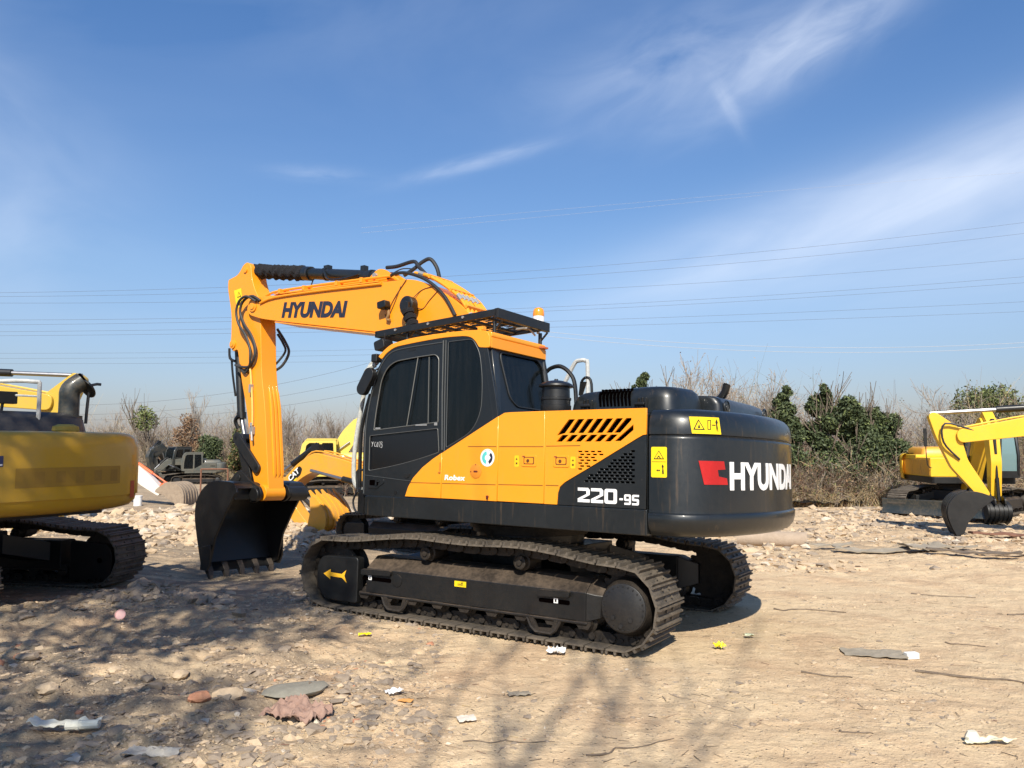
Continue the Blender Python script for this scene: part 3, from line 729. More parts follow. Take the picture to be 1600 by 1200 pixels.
for k in range(7):
    x1 = -1.365 - .0985 * k; x0 = -1.21 - .098 * k
    slots.append([(-1.19, 1.865), (x1 + .045, 2.018), (x1 - .015, 2.018), (-1.19, 1.905)] if False else [(x0 + (.02 if k == 0 else -.01), 1.868 if k == 0 else 1.890), (x1 + .040, 2.018), (x1 - .026, 2.018), (x0 - .075, 1.890)])
    if k < 6: slots.append([(-1.188 - .1015 * k, 1.812), (-1.255 - .1015 * k, 1.874), (-1.325 - .1015 * k, 1.874), (-1.252 - .1015 * k, 1.812)])
slots[-1 if False else 12] = [(-1.790, 1.890), (-1.915, 2.018), (-1.965, 2.018), (-1.965, 2.0), (-1.855, 1.890)]
slots.append([(-1.797, 1.816), (-1.985, 1.962), (-1.985, 1.912), (-1.862, 1.816)])
perf = []
for r_ in range(7):
    z = 1.722 - r_ * .0265
    for c_ in range(4):
        x = -1.425 - c_ * .066 - (.02 if r_ % 2 else 0); 
        if c_ < 4 - r_ * .55: perf.append(rrect(x - .046, x, z - .007, z + .007, .003, 1))
pan = []
for poly, holes, nm in ((A_, [], 'tank_panel'), (B_, [], 'side_door'), (C_, [], 'side_door'), (D_, slots + perf, 'vented_side_door')):
    o = plate(nm, poly, holes, .03, side(V - .012), ORANGE, EX); pan.append(o)
    b_ = o.modifiers.new('bevel', 'BEVEL'); b_.width = .004; b_.segments = 1; b_.limit_method = 'ANGLE'
gr = []
for r_ in range(13):
    z = 1.782 - r_ * .0272
    for c_ in range(12):
        x = -2.0 + c_ * .0515 + (.024 if r_ % 2 else 0)
        lim = -2.0 + (1.775 - z) / (1.775 - 1.455) * .545
        if x + .038 < min(lim, -1.43): gr.append(rrect(x, x + .040, z - .0092, z + .0092, .003, 1))
plate('rear_side_door', E_, gr, .03, side(V - .012), CHAR, EX)
MB().prism([(-1.08, 1.25), (-1.08, 2.05), (-2.09, 2.05), (-2.09, 1.25)], 1.327, 1.331).build('slot_shade_backing', SLOT, EX)  # black backing sheet, stands in for the shade behind the cut slots
# horizontal seams and hardware on the doors
def strip(mb, x0, x1, z0, z1, t=.006, v=V + .0035): mb.prism([(x0, z0 - t / 2), (x1, z1 - t / 2), (x1, z1 + t / 2), (x0, z0 + t / 2)], v, v + .0012)
mb = MB(); strip(mb, -.5, -.14, 1.765, 1.765); strip(mb, -.5, .19, 1.392, 1.386); mb.build('panel_seam', SEAM, pan[1])
mb = MB(); strip(mb, .21, .64, 1.386, 1.382); mb.build('panel_seam', SEAM, pan[0])
mb = MB(); strip(mb, -1.05, -.53, 1.765, 1.765); strip(mb, -1.05, -.53, 1.402, 1.395); mb.build('panel_seam', SEAM, pan[2])
mb = MB(); strip(mb, -1.45, -1.08, 1.775, 1.77); strip(mb, -1.225, -1.08, 1.405, 1.405); mb.build('panel_seam', SEAM, pan[3])
for px_, pn in ((-.89, pan[2]), (-1.25, pan[3])):
    mb = MB(); mb.prism(rrect(px_ - .085, px_ + .085, 1.575, 1.685, .015), V + .002, V + .009); mb.build('latch_plate', ORANGE, pn, bevel=.003)
    mb = MB(); mb.prism(rrect(px_ - .06, px_ + .06, 1.597, 1.667, .01), V + .009, V + .0102); mb.prism(rrect(px_ - .05, px_ + .05, 1.605, 1.659, .01), V + .0102, V + .0112, 1); mb.lathe((px_ + .01, V + .011, 1.63), [(.018, 0), (.016, .004)], 'y', 12, 0); mb.build('latch_recess', [SEAM, ORANGE], pn)
    mb = MB(); mb.box(px_ + .045, px_ + .075, V + .009, V + .0105, 1.665, 1.677); mb.build('latch_mark', plain('latch_brown', (.25, .05, .02), .5), pn)
def lemon(cx, cz, pn):
    mb = MB(); mb.prism(rrect(cx - .026, cx + .026, cz - .055, cz + .055, .012), V + .003, V + .0045); mb.prism([(cx - .012, cz + .012), (cx + .012, cz + .012), (cx, cz + .034)], V + .0046, V + .0052, 1); mb.box(cx - .01, cx + .01, V + .0046, V + .0052, cz - .03, cz - .012, 1); mb.build('warning_label', [plain('lemon_sticker', (.80, .50, .012), .5), SEAM], pn)
lemon(-.745, 1.625, pan[2]); lemon(-1.375, 1.62, pan[3])
mb = MB(); mb.lathe((-.25, V + .003, 1.52), [(.073, 0), (.073, .004), (.068, .006)], 'y', 28); fixn(mb.build('fuel_cap_cover', paint('worn_orange', (.72, .24, .015), .45, .1, .3, (.5, .2, .05), .1), pan[1]))
mb = MB(); mb.box(-.275, -.225, V + .008, V + .010, 1.507, 1.525); bolt(mb, (-.25, V + .006, 1.585), .005); bolt(mb, (-.19, V + .006, 1.515), .005); mb.build('lock_slot', plain('rusty_slot', (.12, .015, .01), .6), pan[1])
mb = MB(); mb.cyl((-.405, V + .003, 1.272), (-.405, V + .02, 1.272), .013, seg=8); mb.box(-.412, -.398, V + .005, V + .013, 1.245, 1.27); mb.build('door_catch', plain('rusty_slot', (.12, .015, .01), .6), pan[1])
mb = MB(); mb.box(.215, .225, V + .003, V + .009, 1.52, 1.60); mb.box(.212, .238, V + .003, V + .012, 1.492, 1.505); mb.build('tank_hinge', plain('worn_hinge', (.45, .14, .02), .6), pan[0])
# round badge and lettering
mb = MB(); mb.cyl((-.39, V + .003, 1.655), (-.39, V + .0045, 1.655), .087, seg=32)
badge = mb.build('round_badge', WHITE, pan[1])
def arcpoly(cx, cz, r0, r1, a0, a1, n=10):
    return [(cx + r1 * math.cos(R(a0 + (a1 - a0) * k / n)), cz + r1 * math.sin(R(a0 + (a1 - a0) * k / n))) for k in range(n + 1)] + [(cx + r0 * math.cos(R(a1 - (a1 - a0) * k / n)), cz + r0 * math.sin(R(a1 - (a1 - a0) * k / n))) for k in range(n + 1)]
MB().prism(arcpoly(-.39, 1.655, .030, .066, -75, 80), V + .0046, V + .0056).build('badge_teal', TEAL, badge)
MB().prism(arcpoly(-.39, 1.655, .034, .066, 130, 250), V + .0046, V + .0056).build('badge_dark', INK, badge)
MB().prism([(-.375, 1.655), (-.405, 1.69), (-.432, 1.655), (-.405, 1.62)], V + .0057, V + .0064).build('badge_diamond', WHITE, badge)
mb = MB()
for k in range(9):
    a = R(58 + k * 8); mb.box(-.39 + .077 * math.cos(a) - .003, -.39 + .077 * math.cos(a) + .003, V + .0046, V + .0054, 1.655 + .077 * math.sin(a) - .004, 1.655 + .077 * math.sin(a) + .004)
mb.build('badge_lettering', GREYM, badge)
def on_side(x0, z0, v=V + .004, sl=0.0): return lambda x, y, z: (x0 - x, v + z, z0 + y + sl * x)
text('lettering', 'Robex', .073, on_side(.16, 1.423), WHITE, pan[1], .0022, .10, width=1.30, space=1.08)
def glyph(name, ch, x0, z0, w, h, parent, v=V + .004):
    G = {'2': ([(0, 1), (.86, 1), (1, .86), (1, .52), (.34, .21), (1, .21), (1, 0), (0, 0), (0, .25), (.72, .57), (.72, .79), (0, .79)], []),
         '0': (rrect(0, 1, 0, 1, .14, 2), [rrect(.27, .73, .21, .79, .04, 2)]), '-': ([(0, .42), (1, .42), (1, .62), (0, .62)], []),
         '9': ([(0, .88), (.12, 1), (.88, 1), (1, .88), (1, .12), (.88, 0), (.04, 0), (.04, .2), (.72, .2), (.72, .37), (.12, .37), (0, .48)], [[(.28, .57), (.72, .57), (.72, .80), (.28, .80)]]),
         'S': ([(0, .88), (.12, 1), (1, 1), (1, .8), (.30, .8), (.30, .61), (.88, .61), (1, .5), (1, .12), (.88, 0), (0, 0), (0, .2), (.70, .2), (.70, .39), (.12, .39), (0, .5)], [])}[ch]
    return plate(name, G[0], G[1], .0015, lambda x, y, z: (x0 - x * w, v + z, z0 + y * h), WHITE, parent)
for k, ch in enumerate('220'): glyph('model_number', ch, -1.43 - k * .137, 1.265 - k * .001, .124, .130, EX)
glyph('model_number', '-', -1.852, 1.263, .034, .085, EX); glyph('model_number', '9', -1.898, 1.261, .066, .090, EX); glyph('model_number', 'S', -1.974, 1.260, .066, .090, EX)
# counterweight
cw = counterweight('counterweight', CHAR, EX)
sL, sR = s_of_angle(.352), s_of_angle(-.30)
HW = 1.06
def cwmap(s0, z0): return lambda x, y, z: on_cw(s0 + x, z0 + y, .004 + z)
text('lettering', 'HYUNDAI', .322, cwmap(sL + .028, 1.418), WHITE, cw, .012, 0.0, cut=True, width=1.0, space=1.0)
em = [(.00, .235), (.34, .235), (.36, .165), (.245, .160), (.26, .105), (.385, .090), (.40, .035), (.065, .035)]
def cwpatch(name, poly, mtl, parent, off=.004):
    cu = plate(name, poly, [], .002, lambda x, y, z: (x, y, z), mtl, parent)
    bm = bmesh.new(); bm.from_mesh(cu.data)
    for _ in range(4): bmesh.ops.subdivide_edges(bm, edges=[e for e in bm.edges if e.calc_length() > .05], cuts=1); bmesh.ops.triangulate(bm, faces=bm.faces)
    for v_ in bm.verts: v_.co = Vector(on_cw(v_.co.x, v_.co.y, off + v_.co.z))
    bmesh.ops.recalc_face_normals(bm, faces=bm.faces); bm.to_mesh(cu.data); bm.free(); return cu
sE = sL - .295
cwpatch('emblem', [(sE + x * .77, 1.418 + y * 1.0) for x, y in em], RED, cw)
# yellow warning plates
s0 = s_of_angle(.547)
wp = cwpatch('warning_label', rrect(.022, .165, 1.505, 1.765, .012), YSTICK, cw)
cwpatch('label_symbol', [(.045, 1.66), (.142, 1.66), (.0935, 1.735)], INK2, cw, .0062); cwpatch('label_symbol', [(.056, 1.667), (.131, 1.667), (.0935, 1.725)], YSTICK, cw, .0075)
cwpatch('label_symbol', [(.075, 1.668), (.090, 1.690), (.097, 1.690), (.112, 1.668), (.104, 1.668), (.0935, 1.682), (.083, 1.668)], INK2, cw, .009)
cwpatch('label_symbol', [(.03, 1.637), (.157, 1.637), (.157, 1.640), (.03, 1.640)], INK2, cw, .0062)
cwpatch('label_symbol', [(.122, 1.535), (.126, 1.585), (.119, 1.60), (.128, 1.618), (.138, 1.60), (.134, 1.585), (.140, 1.535), (.133, 1.535), (.131, 1.565), (.129, 1.535)], INK2, cw, .0062)
cwpatch('label_symbol', [(.070, 1.565), (.082, 1.575), (.082, 1.568), (.094, 1.568), (.094, 1.575), (.106, 1.565), (.094, 1.555), (.094, 1.562), (.082, 1.562), (.082, 1.555)], INK2, cw, .0062)
s1 = s_of_angle(.50) + .045
w2 = cwpatch('warning_label', [(s1 + .015, 2.025), (s1 + .30, 2.025), (s1 + .325, 1.882), (s1 + .04, 1.882)], YSTICK, cw, .006)
cwpatch('label_symbol', [(s1 + .05, 1.915), (s1 + .155, 1.915), (s1 + .095, 2.005)], INK2, cw, .0082); cwpatch('label_symbol', [(s1 + .064, 1.923), (s1 + .138, 1.923), (s1 + .096, 1.989)], YSTICK, cw, .0095)
cwpatch('label_symbol', [(s1 + .088, 1.930), (s1 + .112, 1.930), (s1 + .100, 1.965)], INK2, cw, .0108)
for a, b, c, d in ((.18, .187, 1.92, 2.0), (.207, .214, 1.92, 2.0), (.18, .214, 1.918, 1.924), (.18, .214, 1.996, 2.002), (.225, .262, 1.955, 1.963)): cwpatch('label_symbol', [(s1 + a, c), (s1 + b, c), (s1 + b, d), (s1 + a, d)], INK2, cw, .0082)
cwpatch('label_symbol', [(s1 + .272, 1.905), (s1 + .268, 1.965), (s1 + .260, 1.985), (s1 + .272, 2.012), (s1 + .286, 1.985), (s1 + .280, 1.965), (s1 + .292, 1.905), (s1 + .284, 1.905), (s1 + .278, 1.94)], INK2, cw, .0082)
# hoods
mb = MB()
def hoodring(z, i, z2=None): 
    return [(x, y, z) for x, y in rpoly([(-1.15 - i * 1.6, 1.06 - i), (-2.22 + i, 1.06 - i, .16), (-2.30 + i, .46 + i, .14), (-1.15 - i * 1.6, .46 + i)], .05, 5)]
mb.rings([hoodring(2.085, 0), hoodring(2.22, .01), hoodring(2.29, .03), hoodring(2.325, .065), hoodring(2.338, .13)])
for v_ in range(len(mb.v)):       # the front of the hood slopes down
    x, y, z = mb.v[v_]
    if z > 2.1: mb.v[v_] = (x, y, z - .035 * max(0, min(1, (x + 1.8) / .65)))
hood = fixn(mb.build('engine_hood', CHAR, EX, angle=50))
mb = MB()
for k in range(9):
    u_ = -1.475 - k * .0385; mb.prism([(u_ + .0, 2.155), (u_ + .012, 2.255), (u_ + .002, 2.295), (u_ - .012, 2.295), (u_ - .006, 2.255), (u_ - .018, 2.155)], 1.0, 1.0615)
    mb.prism([(u_ + .002, 2.294), (u_ + .002, 2.30 + .022), (u_ - .014, 2.30 + .022), (u_ - .014, 2.294)], .90, 1.02)
mb.build('hood_vent', SLOT, hood)  # uncut: proud black bars painted as the shade of the vent openings
for u_ in (-1.34, -1.91):
    mb = MB(); mb.box(u_ - .04, u_ + .04, 1.055, 1.085, 2.105, 2.16); mb.cyl((u_ - .05, 1.09, 2.165), (u_ + .05, 1.09, 2.165), .022, seg=10); mb.cyl((u_ - .02, 1.085, 2.12), (u_ - .03, 1.10, 2.225), .012, seg=8); mb.cyl((u_ + .03, 1.085, 2.13), (u_ + .005, 1.1, 2.22), .012, seg=8); mb.box(u_ - .065, u_ - .055, 1.06, 1.10, 2.12, 2.22)
    mb.build('hood_latch', BLACK, hood, bevel=.003)
mb = MB()
def h2(z, i): return [(x, y, z) for x, y in rpoly([(-1.25 - i, .44), (-2.44 + i, .44, .08), (-2.42 + i, -1.08 + i, .2), (-1.25 - i, -1.08 + i)], .06, 5)]
mb.rings([h2(2.085, 0), h2(2.20, .01), h2(2.255, .04), h2(2.28, .09), h2(2.285, .16)])
h2o = fixn(mb.build('engine_hood', CHAR, EX, angle=50))
for y in (.30, -.86):
    mb = MB(); mb.lathe((-2.435, y, 2.175), [(.075, 0), (.072, -.012), (.062, -.014), (.060, -.006), (.03, -.007), (.028, -.014), (.012, -.014)], 'x', 28); fixn(mb.build('hood_boss', CHAR, h2o))
mb = MB(); mb.tube([(-2.03, -.32, 2.25), (-2.13, -.32, 2.31), (-2.20, -.31, 2.39), (-2.225, -.30, 2.47)], .040, 14, 3); mb.tube([(-2.222, -.30, 2.46), (-2.228, -.30, 2.475)], .032, 14, mi=1)
mb.build('exhaust_pipe', [BLACK, SLOT], EX)
# air pre-cleaner bowl
af = MB(); af.lathe((-1.035, 1.14, 2.09), [(.10, 0), (.145, .01), (.150, .03), (.150, .08), (.143, .085), (.143, .13), (.150, .135), (.150, .155), (.138, .16), (.134, .27)], 'z', 28)
afo = fixn(af.build('air_precleaner', BLACK, EX))
mb = MB(); mb.lathe((-1.035, 1.14, 2.35), [(.168, 0), (.172, .008), (.165, .025), (.13, .045), (.07, .062), (.02, .070), (.018, .082), (.004, .084)], 'z', 28); fixn(mb.build('precleaner_cap', BLACK, afo))
# ---- cab
CO = rpoly([(1.37, 1.222, .02), (1.385, 1.80, .3), (1.375, 2.06, .3), (1.31, 2.36, .25), (1.21, 2.64, .2), (1.07, 2.83, .14), (.80, 2.885, .3), (.20, 2.915, .2), (-.33, 2.905, .03), (-.34, 2.765, .02), (-.46, 2.25, .3), (-.50, 2.00, .1), (-.50, 1.222, .02)], .03, 5)
W1 = rpoly([(1.225, 1.945, .02), (1.205, 2.13, .1), (1.135, 2.515, .1), (1.05, 2.645, .1), (.93, 2.705, .1), (.60, 2.732, .2), (.35, 2.742, .05), (.30, 2.70, .03), (.285, 2.02, .01)], .02, 4)
W2 = rpoly([(1.285, 1.885, .02), (1.28, 1.495, .02), (.95, 1.545, .3), (.60, 1.615, .3), (.26, 1.705, .02), (.285, 1.955, .02)], .02, 4)
W3 = rpoly([(.175, 2.865, .02), (.165, 1.755, .02), (-.17, 1.915, .18), (-.285, 2.12, .2), (-.29, 2.46, .2), (-.245, 2.73, .15), (-.15, 2.87, .05)], .03, 4)
cab = plate('cab', CO, [W1, W2, W3], .035, side(1.335), CHAR2, EX)
bm = bmesh.new(); bm.from_mesh(cab.data)      # far side, floor and rear of the same shell
bm.to_mesh(cab.data); bm.free()
COf = rpoly([(1.37, 1.222, .02), (1.385, 1.80, .3), (1.31, 2.36, .25), (1.21, 2.64, .2), (1.07, 2.83, .14), (.20, 2.915, .2), (-.33, 2.905, .03), (-.46, 2.25, .3), (-.50, 2.00, .1), (-.50, 1.222, .02)], .03, 4)
Wf = rpoly([(1.22, 1.75, .02), (1.10, 2.60, .1), (.3, 2.74, .05), (-.2, 2.72, .1), (-.28, 1.8, .1)], .05, 3)
fs = plate('cab_side', COf, [Wf], .035, side(.31), CHAR2, cab); plate('cab_pane', Wf, [], .006, side(.31), GLASS, cab)
mb = MB()
# rear wall: leans, corner post rounded towards the near side
def rearx(z): return -.34 - .145 * max(0, (2.77 - z)) / .72 if z < 2.77 else -.34
def rw(y, z, t=0): return (rearx(z) + t, y, z)
rp = lambda x, y, z: (rearx(y) + .02 + z, x, y)
RW = [(1.30, 1.99), (1.30, 2.90), (.33, 2.90), (.33, 1.99)]
RWH = rpoly([(1.13, 2.745, .04), (.43, 2.75, .05), (.345, 2.66, .05), (.355, 2.18, .03), (.97, 2.19, .04), (1.08, 2.27, .06), (1.145, 2.68, .05)], .03, 3)
plate('cab_rear', RW, [RWH], .03, rp, CHAR2, cab); plate('rear_window', RWH, [], .006, rp, GLASS, cab)
fr_ = MB()
RR = [Vector(rp(x, y, -.022)) for x, y in RWH]; fr_.tube(RR + [RR[0]], .009, 6); fr_.build('window_seal', RUBBER, cab)
mb = MB(); mb.rings([[(rearx(z) + .033, 1.29, z), (rearx(z) - .0, 1.29, z), (rearx(z) + .004, 1.318, z), (rearx(z) + .018, 1.340, z), (rearx(z) + .045, 1.353, z), (rearx(z) + .06, 1.353, z)] for z in (2.0, 2.2, 2.4, 2.6, 2.77)]); fixn(mb.build('corner_post', CHAR2, cab, angle=60))
mb = MB(); mb.box(-.49, 1.33, .33, 1.315, 1.222, 1.30); mb.box(-.49, -.44, .33, 1.315, 1.30, 2.0); mb.box(1.32, 1.355, .33, 1.315, 1.30, 1.62)
mb.build('cab_floor', CHAR2, cab)
# interior: seat, console
mb = MB(); mb.prism(rpoly([(.55, 1.62), (.55, 1.74), (.05, 1.72), (-.12, 2.35), (-.25, 2.33), (-.12, 1.62)], .05), .58, 1.08); mb.box(.0, .45, .62, 1.04, 1.3, 1.62); mb.box(-.18, -.08, .68, .98, 2.34, 2.55); mb.build('operator_seat', FABRIC, cab, bevel=.03)
mb = MB(); mb.box(.1, .75, 1.10, 1.24, 1.3, 1.82); mb.tube([(.7, 1.17, 1.82), (.78, 1.17, 2.0)], .02, 8); mb.box(.74, .82, 1.14, 1.20, 2.0, 2.08); mb.build('control_console', FABRIC, cab, bevel=.02)
# roof
RO = rpoly([(1.20, 2.775, .02), (1.10, 2.85, .10), (1.00, 2.905, .12), (.75, 2.945, .3), (.35, 2.965, .3), (-.15, 2.965, .2), (-.37, 2.935, .08), (-.375, 2.765, .02), (-.325, 2.765, .01), (-.235, 2.775, .02), (-.20, 2.83, .06), (-.14, 2.885, .1), (-.05, 2.907, .1), (.22, 2.915, .2), (.60, 2.895, .3), (.95, 2.865, .1), (1.08, 2.80, .06), (1.14, 2.74, .02)], .02, 4)
mb = MB(); mb.prism(RO, 1.325, 1.360)
roof = mb.build('cab_roof', ORANGE, cab, bevel=.008)
mb = MB(); top = rpoly([(1.20, 2.775, .02), (1.10, 2.85, .10), (1.00, 2.905, .12), (.75, 2.945, .3), (.35, 2.965, .3), (-.15, 2.965, .2), (-.37, 2.935, .08), (-.375, 2.875, .02), (.9, 2.83), (1.12, 2.72)], .02, 4)
mb.prism(top, .31, 1.324); mb.build('roof_top', ORANGE, roof, bevel=.01)
mb = MB(); mb.prism([(-.375, 2.874), (-.375, 2.768), (-.335, 2.768), (-.335, 2.874)], .31, 1.324); mb.build('roof_rear_band', ORANGE, roof, bevel=.004)
mb = MB(); mb.prism([(-.377, .31), (-.41, .32), (-.41, .41), (-.377, .46)], 2.885, 2.905, plane='xy'); mb.build('roof_bracket', plain('worn_bracket', (.45, .10, .03), .6), roof)
for u_, v_ in ((-.26, 1.362), (.05, 1.362)):
    pass
# panes
plate('door_pane', W1, [], .005, side(1.322), GLASS, cab); 
lo = plate('door_pane', W2, [], .006, side(1.333), mat('dark_door_panel', lambda t, p: (p.inputs['Base Color'].__setattr__('default_value', (.006, .007, .009, 1)), p.inputs['Roughness'].__setattr__('default_value', .22))), cab)
plate('quarter_pane', W3, [], .006, side(1.345), GLASS, cab)
mb = MB()
mb.tube([(.60, 1.352, 2.725), (.665, 1.352, 2.35), (.73, 1.352, 1.985)], .006, 5); mb.tube([(.445, 1.345, 2.725), (.43, 1.345, 2.0)], .005, 5)
P1 = [(x, 1.354, y) for x, y in W1]; mb.tube(P1 + [P1[0]], .0055, 5)
P2 = [(x, 1.354, y) for x, y in W2]; mb.tube(P2 + [P2[0]], .003, 5)
mb.build('window_rail', plain('dull_aluminium', (.16, .16, .15), .5, .4), cab)
mb = MB(); mb.box(.295, .335, 1.33, 1.36, 1.985, 2.015); mb.box(.44, .60, 1.35, 1.36, 1.985, 2.0); mb.box(1.13, 1.20, 1.345, 1.36, 1.955, 1.975); mb.build('window_catch', GREYM, cab, bevel=.003)
mb = MB(); mb.box(.425, .285, 1.314, 1.318, 2.0, 2.72); mb.build('window_gap_shade', FABRIC, cab)  # dark sheet standing in for the shade inside the open sliding window
# door outline, hinge post, handle
mb = MB()
mb.tube([(.215, 1.357, 1.73), (.235, 1.357, 2.3), (.24, 1.357, 2.885)], .008, 6); mb.tube([(.185, 1.357, 1.72), (.20, 1.357, 2.3), (.205, 1.357, 2.885)], .006, 6)
mb.tube([(1.345, 1.355, 1.24), (1.355, 1.355, 1.80), (1.345, 1.355, 2.06), (1.28, 1.355, 2.36), (1.18, 1.355, 2.62), (1.03, 1.355, 2.79), (.80, 1.355, 2.84), (.25, 1.355, 2.865)], .006, 6, 4)
Q = [(x, 1.353, y) for x, y in W3]; mb.tube(Q + [Q[0]], .004, 5)
mb.tube([(1.34, 1.355, 1.445), (.70, 1.355, 1.40), (.6, 1.355, 1.40)], .003, 5)
mb.build('door_seal', plain('seal_grey', (.06, .065, .068), .5), cab)
mb = MB(); mb.prism(rpoly([(1.285, 1.305), (1.285, 1.425), (1.05, 1.415), (1.03, 1.37), (1.10, 1.33), (1.15, 1.30)], .02), 1.352, 1.360); mb.prism(rrect(1.12, 1.255, 1.335, 1.395, .01), 1.3602, 1.3615, 1); mb.box(1.14, 1.16, 1.361, 1.372, 1.335, 1.395); mb.box(1.10, 1.16, 1.361, 1.372, 1.375, 1.39)
mb.build('door_handle', [CHAR2, SLOT], cab, bevel=.003)
mb = MB(); mb.prism([(.74, 1.475), (.66, 1.47), (.67, 1.44), (.71, 1.425), (.735, 1.44)], 1.353, 1.36); mb.cyl((.86, 1.353, 1.27), (.86, 1.358, 1.27), .022, seg=14); mb.prism(rrect(.64, .74, 2.805, 2.83, .01), 1.353, 1.356); mb.build('door_lock', BLACK, cab)
CH = [[(0, 1), (.45, .55)], [(1, 1.05), (.45, .5), (.1, 0)], [(2.1, .95), (1.6, .8), (1.45, .35), (1.7, .05), (2.15, .2)], [(2.9, .9), (2.55, .5), (2.7, .05), (3.1, .2), (3.15, .75), (2.9, .9)], [(3.6, .95), (4.3, 1.0), (3.95, 0)], [(4.7, 1.1), (5.2, 1.0), (4.9, .62), (5.3, .4), (5.0, -.1), (4.6, .05)]]
mb = MB()
for st_ in CH: mb.tube([(1.266 - x * .031, 1.3385, 1.762 + y * .056 - x * .001) for x, y in st_], .0016, 5, 4)
mb.build('chalk_writing', WHITE, cab)
# front grille of the cab: windscreen frame
mb = MB(); FP = [(1.36, 1.25), (1.375, 1.80), (1.365, 2.06), (1.30, 2.36), (1.20, 2.64), (1.07, 2.82)]
for y in (1.30, .34): MB().tube([(x - .0, y, z) for x, z in FP], .028, 8, 4).build('front_pillar', CHAR2, cab)
G = [(x - .006, z) for x, z in FP]; mb = MB(); mb.rings([[(x, .35, z), (x, 1.29, z), (x - .006, 1.29, z), (x - .006, .35, z)] for x, z in G]); fixn(mb.build('windscreen', GLASS, cab, angle=70))
# handrails, conduit and mirror in front of the cab
mb = MB(); mb.tube([(1.36, 1.26, 2.74), (1.45, 1.26, 2.64), (1.53, 1.26, 2.25), (1.585, 1.26, 1.96), (1.62, 1.26, 1.70), (1.615, 1.26, 1.42), (1.56, 1.26, 1.31), (1.44, 1.26, 1.28)], .026, 10, 5); mb.tube([(1.34, 1.24, 2.74), (1.43, 1.22, 2.70), (1.47, 1.27, 2.62)], .035, 8, 4); mb.tube([(1.33, 1.26, 2.70), (1.40, 1.30, 2.66), (1.44, 1.22, 2.6)], .028, 8, 4)
mb.build('wrapped_handrail', rough('worn_tape', (.26, .27, .25), (.62, .62, .58), 14, .8, .6, .01), EX)
mb = MB(); mb.tube([(1.345, 1.31, 2.36), (1.45, 1.31, 2.04), (1.475, 1.31, 1.77), (1.46, 1.31, 1.30)], .022, 8, 4); mb.tube([(1.48, 1.2, 1.75), (1.49, 1.2, 1.3), (1.42, 1.2, 1.05)], .03, 8, 3); mb.tube([(1.43, 1.3, 1.5), (1.5, 1.32, 1.48), (1.48, 1.32, 1.25)], .014, 6, 3)
mb.box(1.36, 1.46, 1.15, 1.33, 1.02, 1.28)
mb.build('front_conduit', BLACK, EX)
mb = MB(); mb.tube([(1.52, 1.25, 1.3), (1.62, 1.25, 1.15), (1.55, 1.25, 1.02), (1.40, 1.2, 1.05)], .012, 6, 5); mb.build('loose_hose', RUBBER, EX)
mb = MB()
M_ = Matrix.Translation((1.30, 1.42, 2.49)) @ Matrix.Rotation(R(-33), 4, 'Y')
mb.xf = M_; mb.prism(rrect(-.075, .075, -.165, .165, .07, 6), -.035, .035); mb.xf = None
mb.tube([(1.30, 1.40, 2.52), (1.24, 1.36, 2.62), (1.2, 1.32, 2.66)], .012, 6)
mb.build('wing_mirror', BLACK, EX, bevel=.02)
mb = MB(); mb.xf = Matrix.Translation((1.255, 1.22, 2.925)) @ Matrix.Rotation(R(10), 4, 'Y'); mb.prism(rpoly([(-.08, -.055), (.075, -.06), (.085, .05), (-.07, .065)], .03), -.08, .08); mb.xf = None; mb.cyl((1.25, 1.22, 2.97), (1.24, 1.22, 3.06), .012, seg=6)
mb.build('cab_work_light', BLACK, EX, bevel=.012)
mb = MB(); mb.xf = Matrix.Translation((1.275, 1.30, 2.765)); mb.box(-.04, .05, -.05, .05, -.045, .05); mb.xf = None; mb.build('corner_lamp', BLACK, EX, bevel=.015)
# falling-object guard above the roof
def gp(u, v, dz=0): return (u, v, 3.10 + (1.51 - u) / 1.77 * .09 + dz)
mb = MB()
def gbar(u0, v0, u1, v1, w, h0, h1):
    a, b = Vector((u0, v0)), Vector((u1, v1)); d = (b - a).normalized(); n = Vector((-d.y, d.x)) * w / 2
    mb.rings([[gp(*(a + n), h0), gp(*(a - n), h0), gp(*(a - n), h1), gp(*(a + n), h1)], [gp(*(b + n), h0), gp(*(b - n), h0), gp(*(b - n), h1), gp(*(b + n), h1)]])
gbar(1.51, 1.10, -.27, 1.10, .03, -.045, .03); gbar(1.51, .12, -.27, .12, .03, -.045, .03)
gbar(1.50, 1.115, 1.50, .105, .03, -.045, .03); gbar(-.265, 1.115, -.265, .105, .05, -.07, .035)
for k in range(1, 8): u_ = 1.50 - k * .2206; gbar(u_, 1.09, u_, .13, .035, -.03, .0)
for k in range(1, 5): v_ = 1.10 - k * .196; gbar(1.49, v_, -.25, v_, .02, -.015, .005)
guard = fixn(mb.build('roof_guard', BLACK, EX, bevel=.004))
mb = MB()
for k in range(8):
    for j in range(24):
        u_ = 1.47 - k * .2206; v0_ = .15 + j * .04
        mb.rings([[gp(u_, v0_, .004), gp(u_, v0_ + .012, .004), gp(u_, v0_ + .012, .010), gp(u_, v0_, .010)], [gp(u_ - .19, v0_ + .02 * (1 if j % 2 else -1) + .0, .004), gp(u_ - .19, v0_ + .02 * (1 if j % 2 else -1) + .012, .004), gp(u_ - .19, v0_ + .02 * (1 if j % 2 else -1) + .012, .010), gp(u_ - .19, v0_ + .02 * (1 if j % 2 else -1), .010)]])
fixn(mb.build('guard_mesh', BLACK, guard))
mb = MB()
for k in range(3): c = gp(1.18 - k * .50, 1.116, .0); mb.cyl(c, (c[0], c[1] + .012, c[2]), .015, seg=8)
mb.build('guard_bolt', GREYM, guard)
